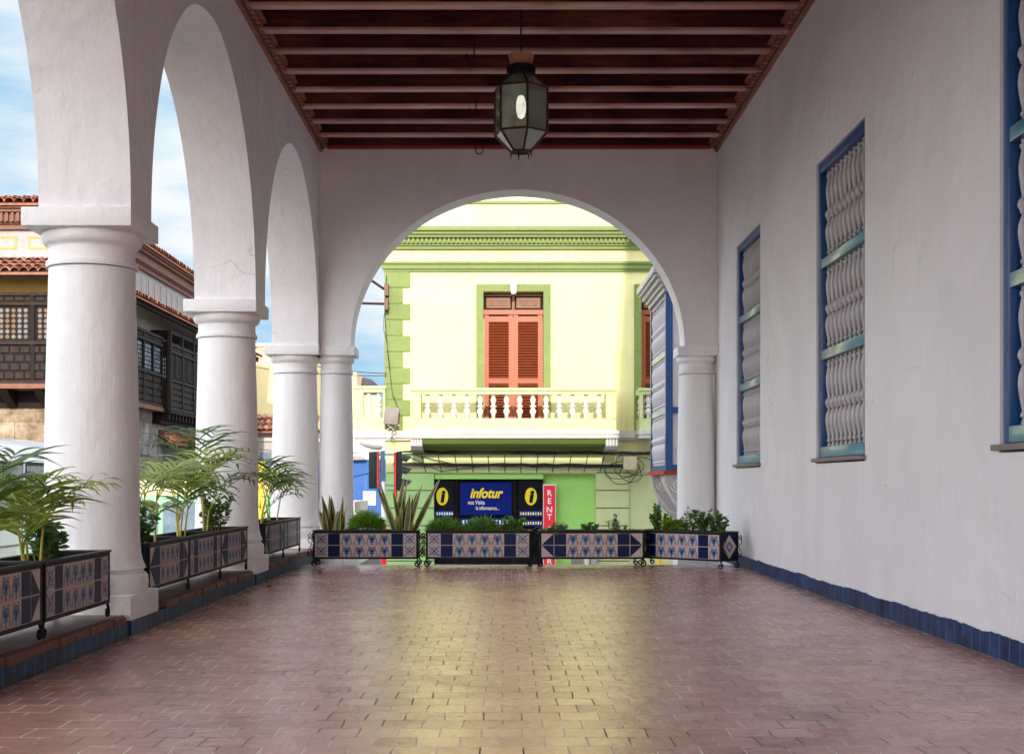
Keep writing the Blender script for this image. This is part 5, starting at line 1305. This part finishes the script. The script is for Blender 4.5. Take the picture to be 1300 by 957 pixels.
# front gallery: panelled parapet, screens with round lattice
def gallery(L, H, z0, T, nwin, seed, name='gallery', disc_mats=('disc_pale','disc_orange'), shutters=False, parent=None, x0=0):
    g = empty(name, (0,0,0), 0, parent); m_ = MB()
    def bx(u0, u1, w0, w1, a, b, mat):
        P = [T(u0,w0,a),T(u1,w0,a),T(u1,w1,a),T(u0,w1,a),T(u0,w0,b),T(u1,w0,b),T(u1,w1,b),T(u0,w1,b)]
        m_.add(P, [(0,3,2,1),(4,5,6,7),(0,1,5,4),(1,2,6,5),(2,3,7,6),(3,0,4,7)], mat)
    bx(0, L, .05, .15, z0, z0+H, 'wood_dark')
    for k in range(nwin+1): u = L*k/nwin; bx(max(0, u-.06), min(L, u+.06), -.01, .05, z0, z0+H, 'wood_dark')
    for zz_ in (z0, z0+H*.43, z0+H*.86, z0+H-.08): bx(0, L, -.02, .049, zz_, zz_+.08, 'wood_lattice')
    # raised fielded blocks in the parapet and above
    rows = [(z0+.1+i*(H*.43-.12)/4, (H*.43-.12)/4) for i in range(4)]+[(z0+H*.86+.09, H*.14-.18)]
    for r, (zz_, hh) in enumerate(rows):
        u = .08+(r % 2)*.12
        while u < L-.2: bx(u, u+.20, .012, .049, zz_+hh*.15, zz_+hh*.85, 'wood_lattice'); u += .25
    m_.build('timber_frame', g, smooth=False)
    rng = random.Random(seed)
    for k in range(nwin):
        m_ = MB(); u0 = L*k/nwin+.1; u1 = L*(k+1)/nwin-.1; za, zb = z0+H*.43+.13, z0+H*.86-.06
        nu, nz = 6, 6
        if shutters: 
            nz = 9
            for j in range(nz): zz_ = za+(zb-za)*j/nz; bx(u0, u1, .0, .048, zz_, zz_+(zb-za)/nz*.5, 'wood_lattice')
            bx((u0+u1)/2-.12, (u0+u1)/2+.12, -.01, .049, za, zb, 'wood_dark')
        else:
            for i in range(nu):
                for j in range(nz):
                    uc, zc = u0+(u1-u0)*(i+.5)/nu, za+(zb-za)*(j+.5)/nz; r = min((u1-u0)/nu, (zb-za)/nz)*.40
                    vs = [T(uc+r*cos(2*pi*q/10), .045, zc+r*sin(2*pi*q/10)) for q in range(10)]
                    m_.add(vs, [tuple(range(10))], disc_mats[0] if rng.random() < .65 else disc_mats[1])
        m_.build('lattice_screen', g, smooth=False, recalc=False)
    return g
G1 = gallery(10.0, hz(377)-hz(490), hz(490), lambda u, w, z: (HX+.4-u, HY-.85+w, z), 9, 3, parent=HO)
mb = MB(); mb.box(-19, HX+.42, HY-.9, HY, hz(496), hz(490)-.002, 'wood_brown')
for k in range(12): xx = HX+.2-.55*1.6*k; mb.prism([(HY-.85,hz(496)-.002),(HY,hz(496)-.002),(HY,hz(518)),(HY-.2,hz(516)),(HY-.7,hz(504))], xx, xx+.22, 'wood_dark', 'x')
mb.box(-19, HX+.4, HY-.06, HY-.003, hz(518), hz(497), 'wood_dark')
mb.build('gallery_floor', HO, smooth=False)
# side gallery (continues round the corner) and projecting balcony
G2 = gallery(7.6, hz(388)-hz(497), hz(497), lambda u, w, z: (HX+.42-w, 35.0+u, z), 7, 4, parent=HO, disc_mats=('disc_blue','disc_pale'))
mb = MB(); mb.box(HX, HX+.44, 34.2, 42.7, hz(503), hz(497)-.002, 'wood_brown'); mb.build('gallery_floor', HO, smooth=False)
y_b = 42.8; zA, zB = 1.95+.96-.0, 4.18+.96
zA = CH+.2165*10.38; zB = CH+.455*10.38
G3 = empty('projecting_balcony', (0,0,0), 0, HO)
mb = MB(); mb.box(HX, HX+.62, y_b, y_b+6.4, zA-.1, zA, 'wood_dark'); mb.box(HX+.02, HX+.6, y_b+.03, y_b+.08, zA, zB-.35, 'wood_dark'); mb.box(HX, HX+.62, y_b, y_b+6.4, zB-.1, zB, 'wood_dark')
for yy in [y_b+1.6*k for k in range(5)]: mb.box(HX+.54, HX+.64, yy-.05, yy+.05, zA, zB, 'wood_lattice')
mb.box(HX+.0, HX+.06, y_b-.02, y_b+.06, zA, zB, 'wood_lattice')
for k in range(14): mb.box(HX, HX+.55, y_b+.1+.45*k, y_b+.25+.45*k, zA-.3, zA-.1, 'wood_dark'); 
mb.box(HX, HX+.3, y_b+.05, y_b+6.3, zA-.42, zA-.3, 'wood_dark')
mb.build('timber_frame', G3, smooth=False)
gallery(6.4, (zB-.4)-zA, zA, lambda u, w, z: (HX+.62-w, y_b+u, z), 4, 5, parent=HO, name='screen_wall', shutters=True)
mb = MB()
for i in range(5):
    for j in range(5): mb.box(HX+.12+i*.08, HX+.17+i*.08, y_b+.015, y_b+.029, zA+1.0+j*.13, zA+1.09+j*.13, 'disc_blue')
mb.build('blue_grille', G3, smooth=False)
mb = MB(); mb.box(HX+.031, HX+.05, 44.2, 47.6, STREET, PZ(570,46), 'dark_void'); mb.build('doorway', HO, smooth=False)
mb = MB(); tile_eave(mb, 43.6, 48.4, .7, PZ(565,46), .45, lambda u, v, z: (HX+.55-v, u, z), pitch=.2, rad=.1, rows=2); mb.build('door_canopy', HO)

# far buildings beyond
mb = MB(); FB = empty('far_yellow_building'); tag(FB, 'tall sunlit yellow wall seen between the middle and farthest left columns', 'building')
mb.box(-24, -8.8, 62, 74, STREET, PZ(440,62), 'wall_far_yellow'); mb.build('wall', FB, smooth=False)
mb = MB(); mb.box(-24.1, -8.7, 61.9, 74.1, PZ(440,62)+.001, PZ(436,62), 'stone_white'); mb.build('parapet', FB, smooth=False)
LB = empty('low_tiled_building'); tag(LB, 'low grey building with clay tile eave below the yellow wall', 'building')
mb = MB(); mb.box(-16, -8.2, 58.5, 61.5, STREET, PZ(548,58.5), 'wall_grey'); mb.box(-16, -8.15, 58.4, 61.6, PZ(560,58.5), PZ(556,58.5), 'stone_white'); mb.build('wall', LB, smooth=False)
mb = MB(); tile_eave(mb, -16, -8, 1.6, PZ(548,58), .75, lambda u, v, z: (u, 58+v, z), pitch=.25, rad=.13, rows=3); mb.build('tile_roof', LB)
mb = MB()
for x in (-11.0, -10.1, -9.2): mb.box(x-.3, x+.2, 58.47, 58.53, PZ(600,58), PZ(573,58), 'glass_dark')
mb.build('window', LB, smooth=False)
BLU = empty('blue_building'); tag(BLU, 'bright blue building with white barred window between the slim column and the traffic light', 'building')
YU = 46.0; ux = lambda px: PX(px, YU); uz = lambda py: PZ(py, YU)
mb = MB(); mb.box(ux(405), ux(489), YU, YU+9, STREET-.0, uz(583), 'wall_blue'); mb.build('lower_wall', BLU, smooth=False)
mb = MB(); mb.box(ux(405)+.02, ux(489)-.02, YU+.02, YU+8.9, uz(583)+.001, uz(560), 'bus_white'); mb.box(ux(405), ux(489), YU-.05, YU+9, uz(560)+.001, uz(557), 'stone_white'); mb.build('upper_wall', BLU, smooth=False)
mb = MB(); mb.prism([(ux(449),uz(584)),(ux(466),uz(583.5)),(ux(462),uz(580)),(ux(455),uz(578.5)),(ux(449),uz(579))], YU-.3, YU-.06, 'corbel_grey', 'y'); mb.build('awning', BLU, smooth=False)
mb = MB()
mb.box(ux(461), ux(477), YU-.03, YU-.002, uz(641), uz(623.5), 'sign_white')
for k in range(7): mb.box(ux(461.5), ux(469), YU-.05, YU-.031, uz(640-2.3*k), uz(639-2.3*k), 'pole_blue')
mb.build('barred_window', BLU, smooth=False)
mb = MB(); mb.box(ux(430), ux(489), YU-.04, YU-.002, uz(668), uz(655), 'bus_white'); mb.box(ux(430), ux(489), YU-.04, YU-.002, STREET, uz(668)-.002, 'pole_blue'); mb.build('plinth_band', BLU, smooth=False)
t = empty('white_building'); tag(t, 'sliver of white quoined wall between the slim column and the blue building', 'building')
mb = MB(); mb.box(PX(400,40), PX(449.5,40), 40, 44, STREET, PZ(637,40), 'stone_white')
for k in range(6): mb.box(PX(440,40), PX(452.5 if k % 2 else 450.5,40), 39.9, 40.3, PZ(650+13*k,40)+.01, PZ(637+13*k,40)-.01, 'stone_white')
mb.build('wall', t, smooth=False)
# dome roofed building
DB = empty('dome_building'); tag(DB, 'distant beige building with dark rounded roof behind the corner balcony', 'building')
YD = 70.0; s7 = F/YD
mb = MB(); mb.box(PX(380,YD), PX(453,YD), YD, YD+8, STREET, PZ(472,YD), 'wall_beige'); mb.build('wall', DB, smooth=False)
mb = MB(); c = (PX(452,YD), YD+3); mb.lathe([(1.0,PZ(500,YD)),(.98,PZ(492,YD)),(.85,PZ(484,YD)),(.55,PZ(477,YD)),(.2,PZ(474,YD)),(.02,PZ(473.5,YD))], 'roof_dark', 24, c)
mb.box(c[0]-1.3, c[0]+1.1, YD+1, YD+6, STREET, PZ(500,YD), 'wall_beige'); mb.build('dome', DB)
# wires across the sky
def wire(a, b, d0, d1, sg, lab): 
    m_ = MB(); m_.tube(sag((PX(a[0],d0),d0,PZ(a[1],d0)), (PX(b[0],d1),d1,PZ(b[1],d1)), sg), .012, 'cable_black', 4); tag(m_.build('cable'), lab, 'cable', 'cables')
wire((300,430), (490,474), 45, YG-.1, .25, 'upper cable crossing the sky strip left of the green quoins')
wire((300,462), (490,477), 45, YG-.1, .1, 'lower cable crossing the sky strip left of the green quoins')
wire((300,566), (486,573), 36, 28, .1, 'cable reaching the traffic light pole from the left')
wire((300,612), (486,596), 40, 28, .2, 'sagging cable in front of the blue building')

# ------------------------------------------------------------------ vehicles
def wheel(parent, x, y, z, r, axis='x'):
    w = empty('wheel', (x, y, z), 0, parent); X = Matrix.Rotation(pi/2, 4, 'Y') if axis == 'x' else Matrix.Rotation(pi/2, 4, 'X')
    m_ = MB(); m_.lathe([(r*.6,-.12),(r*.93,-.12),(r,-.08),(r,.08),(r*.93,.12),(r*.6,.12)], 'rubber', 28, X=X); m_.build('tyre', w)
    m_ = MB(); m_.lathe([(r*.1,-.125),(r*.58,-.123),(r*.6,-.1),(r*.6,.1),(r*.58,.123),(r*.1,.125)], 'chrome', 20, X=X); m_.build('rim', w)
BU = empty('bus', (-7.55, 19.5, STREET)); tag(BU, 'white bus parked along the street behind the nearest left column', 'bus')
m_ = MB(); pr = [(0,.35),(0,2.75),(-.06,2.98),(-.2,3.1),(-.45,3.16),(-2.05,3.16),(-2.3,3.1),(-2.44,2.98),(-2.5,2.75),(-2.5,.35)]
m_.prism(pr, -5.5, 5.3, 'bus_white', 'y'); m_.build('body', BU, bevel=.03)
for k in range(7):
    m_ = MB(); a = -5.2+1.48*k; b = a+1.36; xo = .012
    m_.box(.001, xo, a, b, 1.78, 2.78, 'rubber'); m_.box(xo, xo+.008, a+.05, b-.05, 1.84, 2.72, 'glass_dark'); m_.build('window', BU, smooth=False)
m_ = MB()
for k in range(5): m_.box(.001, .014, -5.4, 5.2, .52+.24*k, .545+.24*k, 'grey_box')
m_.build('side_trim', BU, smooth=False)
m_ = MB(); m_.box(-2.3,-.2,5.302,5.32,1.5,2.7,'glass_dark'); m_.build('rear_window', BU, smooth=False)
for yy in (-3.6, 3.2): wheel(BU, -.13, yy, .45, .45); wheel(BU, -2.37, yy, .45, .45)
# mint van, turned across the street
VA = empty('van', (PX(205,30)-.2, 31.0, STREET), radians(28)); tag(VA, 'mint green van with cream roof seen through the palms between two left columns', 'van')
m_ = MB(); side = [(-2.2,.35),(-2.28,.9),(-2.15,1.3),(-1.75,2.0),(-1.55,2.15),(2.2,2.2),(2.35,1.9),(2.4,.35)]
m_.prism(side, -.9, .9, 'van_mint', 'y'); m_.build('body', VA, bevel=.06)
m_ = MB(); roof = [(-1.62,2.14),(-1.5,2.38),(-1.1,2.5),(1.9,2.52),(2.25,2.4),(2.3,2.17)]; m_.prism(roof, -.88, .88, 'van_cream', 'y'); m_.build('roof', VA, bevel=.06)
for sy in (-1, 1):
    for (a, b) in ((-1.4,-.35),(-.25,.75),(.85,1.95)):
        m_ = MB(); ya, yb_ = sorted((sy*.902, sy*.915)); m_.box(a, b, ya, yb_, 1.35, 2.02, 'glass_dark'); m_.build('window', VA, smooth=False)
m_ = MB(); m_.add([(-2.19,-.78,1.33),(-2.19,.78,1.33),(-1.80,.72,2.0),(-1.80,-.72,2.0)], [(0,1,2,3)], 'glass_dark', Matrix.Translation((-.02,0,.0))); m_.build('windscreen', VA, smooth=False)
for sy in (-.62, .62):
    m_ = MB(); m_.lathe([(.02,.04),(.1,.03),(.12,0)], 'sign_white', 14, X=Matrix.Translation((-2.27,sy,.85)) @ Matrix.Rotation(-pi/2,4,'Y')); m_.build('headlight', VA)
for xx in (-1.35, 1.5):
    for sy in (-.82, .82): wheel(VA, xx, sy, .34, .34, 'y')
m_ = MB(); m_.box(-2.36,-2.24,-.85,.85,.38,.55,'chrome'); m_.build('bumper', VA, bevel=.03)
# yellow post beyond middle column
YP = 26.0
t = empty('marker_post', (PX(332,YP), YP, STREET)); tag(t, 'yellow ribbed post in the street right of the middle column', 'post')
m_ = MB(); top = PZ(588,YP)-STREET; m_.box(-.055,.055,-.05,.05,0,top,'yellow_post')
z = .05
while z < top: m_.box(-.075,.075,-.07,.07,z,z+.07,'yellow_post'); z += .13
m_.build('post', t, smooth=False)

# ------------------------------------------------------------------ sky, sun, camera
SUN_EL, SUN_AZ = radians(20), radians(1.3)       # sun low behind the camera, slightly to the right
w = bpy.data.worlds.new('World'); scene.world = w; w.use_nodes = True
nt = w.node_tree; L = nt.links; bg = nt.nodes['Background']
sky = nt.nodes.new('ShaderNodeTexSky'); sky.sky_type = 'NISHITA'; sky.sun_disc = False
sky.sun_elevation = SUN_EL; sky.sun_rotation = pi-SUN_AZ; sky.air_density = 1.0; sky.dust_density = 1.0; sky.ozone_density = 1.2
tc = nt.nodes.new('ShaderNodeTexCoord'); mp = nt.nodes.new('ShaderNodeMapping'); mp.inputs['Scale'].default_value = (1.6, 1.6, 6.0)
L.new(tc.outputs['Generated'], mp.inputs['Vector'])
no = nt.nodes.new('ShaderNodeTexNoise'); no.inputs['Scale'].default_value = 2.0; no.inputs['Detail'].default_value = 8; no.inputs['Roughness'].default_value = .58
L.new(mp.outputs[0], no.inputs['Vector'])
r = ramp(nt, no.outputs['Fac'], [(0.40, (0, 0, 0)), (0.60, (1, 1, 1))])
# extra cloud brightness added out of view to fill the hall; sky ahead kept dimmer
mx = nt.nodes.new('ShaderNodeMixRGB'); mx.inputs[2].default_value = (12.0, 12.1, 12.8, 1)
L.new(r.outputs[0], mx.inputs[0]); L.new(sky.outputs[0], mx.inputs[1])
mu = nt.nodes.new('ShaderNodeMixRGB'); mu.inputs[1].default_value = (0.9, 1.75, 2.5, 1); mu.inputs[2].default_value = (2.6, 2.75, 2.85, 1)
L.new(r.outputs[0], mu.inputs[0])
sp = nt.nodes.new('ShaderNodeSeparateXYZ'); L.new(tc.outputs['Generated'], sp.inputs[0])
mr = nt.nodes.new('ShaderNodeMapRange'); mr.interpolation_type = 'SMOOTHSTEP'; mr.inputs['From Min'].default_value = 0.35; mr.inputs['From Max'].default_value = 0.8
L.new(sp.outputs['Y'], mr.inputs['Value'])
mz = nt.nodes.new('ShaderNodeMixRGB'); L.new(mr.outputs[0], mz.inputs[0]); L.new(mx.outputs[0], mz.inputs[1]); L.new(mu.outputs[0], mz.inputs[2])
L.new(mz.outputs[0], bg.inputs['Color'])
bg.inputs['Strength'].default_value = 0.15
sl = bpy.data.lights.new('sun', 'SUN'); sl.energy = 2.0; sl.angle = radians(0.6); sl.color = (1.0, 0.90, 0.74)
so = bpy.data.objects.new('sun', sl); COL.objects.link(so)
dirv = Vector((sin(SUN_AZ)*cos(SUN_EL), -cos(SUN_AZ)*cos(SUN_EL), sin(SUN_EL)))     # towards the sun
so.rotation_euler = dirv.to_track_quat('Z', 'Y').to_euler(); so.location = (5, -20, 15)

cam = bpy.data.cameras.new('camera'); co = bpy.data.objects.new('camera', cam); COL.objects.link(co); scene.camera = co
cam.sensor_width = 36; cam.lens = 36*F/1300; cam.shift_x = 9/1300; cam.shift_y = 133.5/1300
co.location = (0, 0, CH); co.rotation_euler = (pi/2, 0, 0); cam.clip_end = 1500; cam.clip_start = .05
scene.view_settings.view_transform = 'Standard'; scene.view_settings.look = 'None'; scene.view_settings.gamma = 1
scene.view_settings.exposure = 1.25
scene.render.engine = 'CYCLES'; scene.cycles.max_bounces = 10; scene.cycles.diffuse_bounces = 7; scene.cycles.use_denoising = True
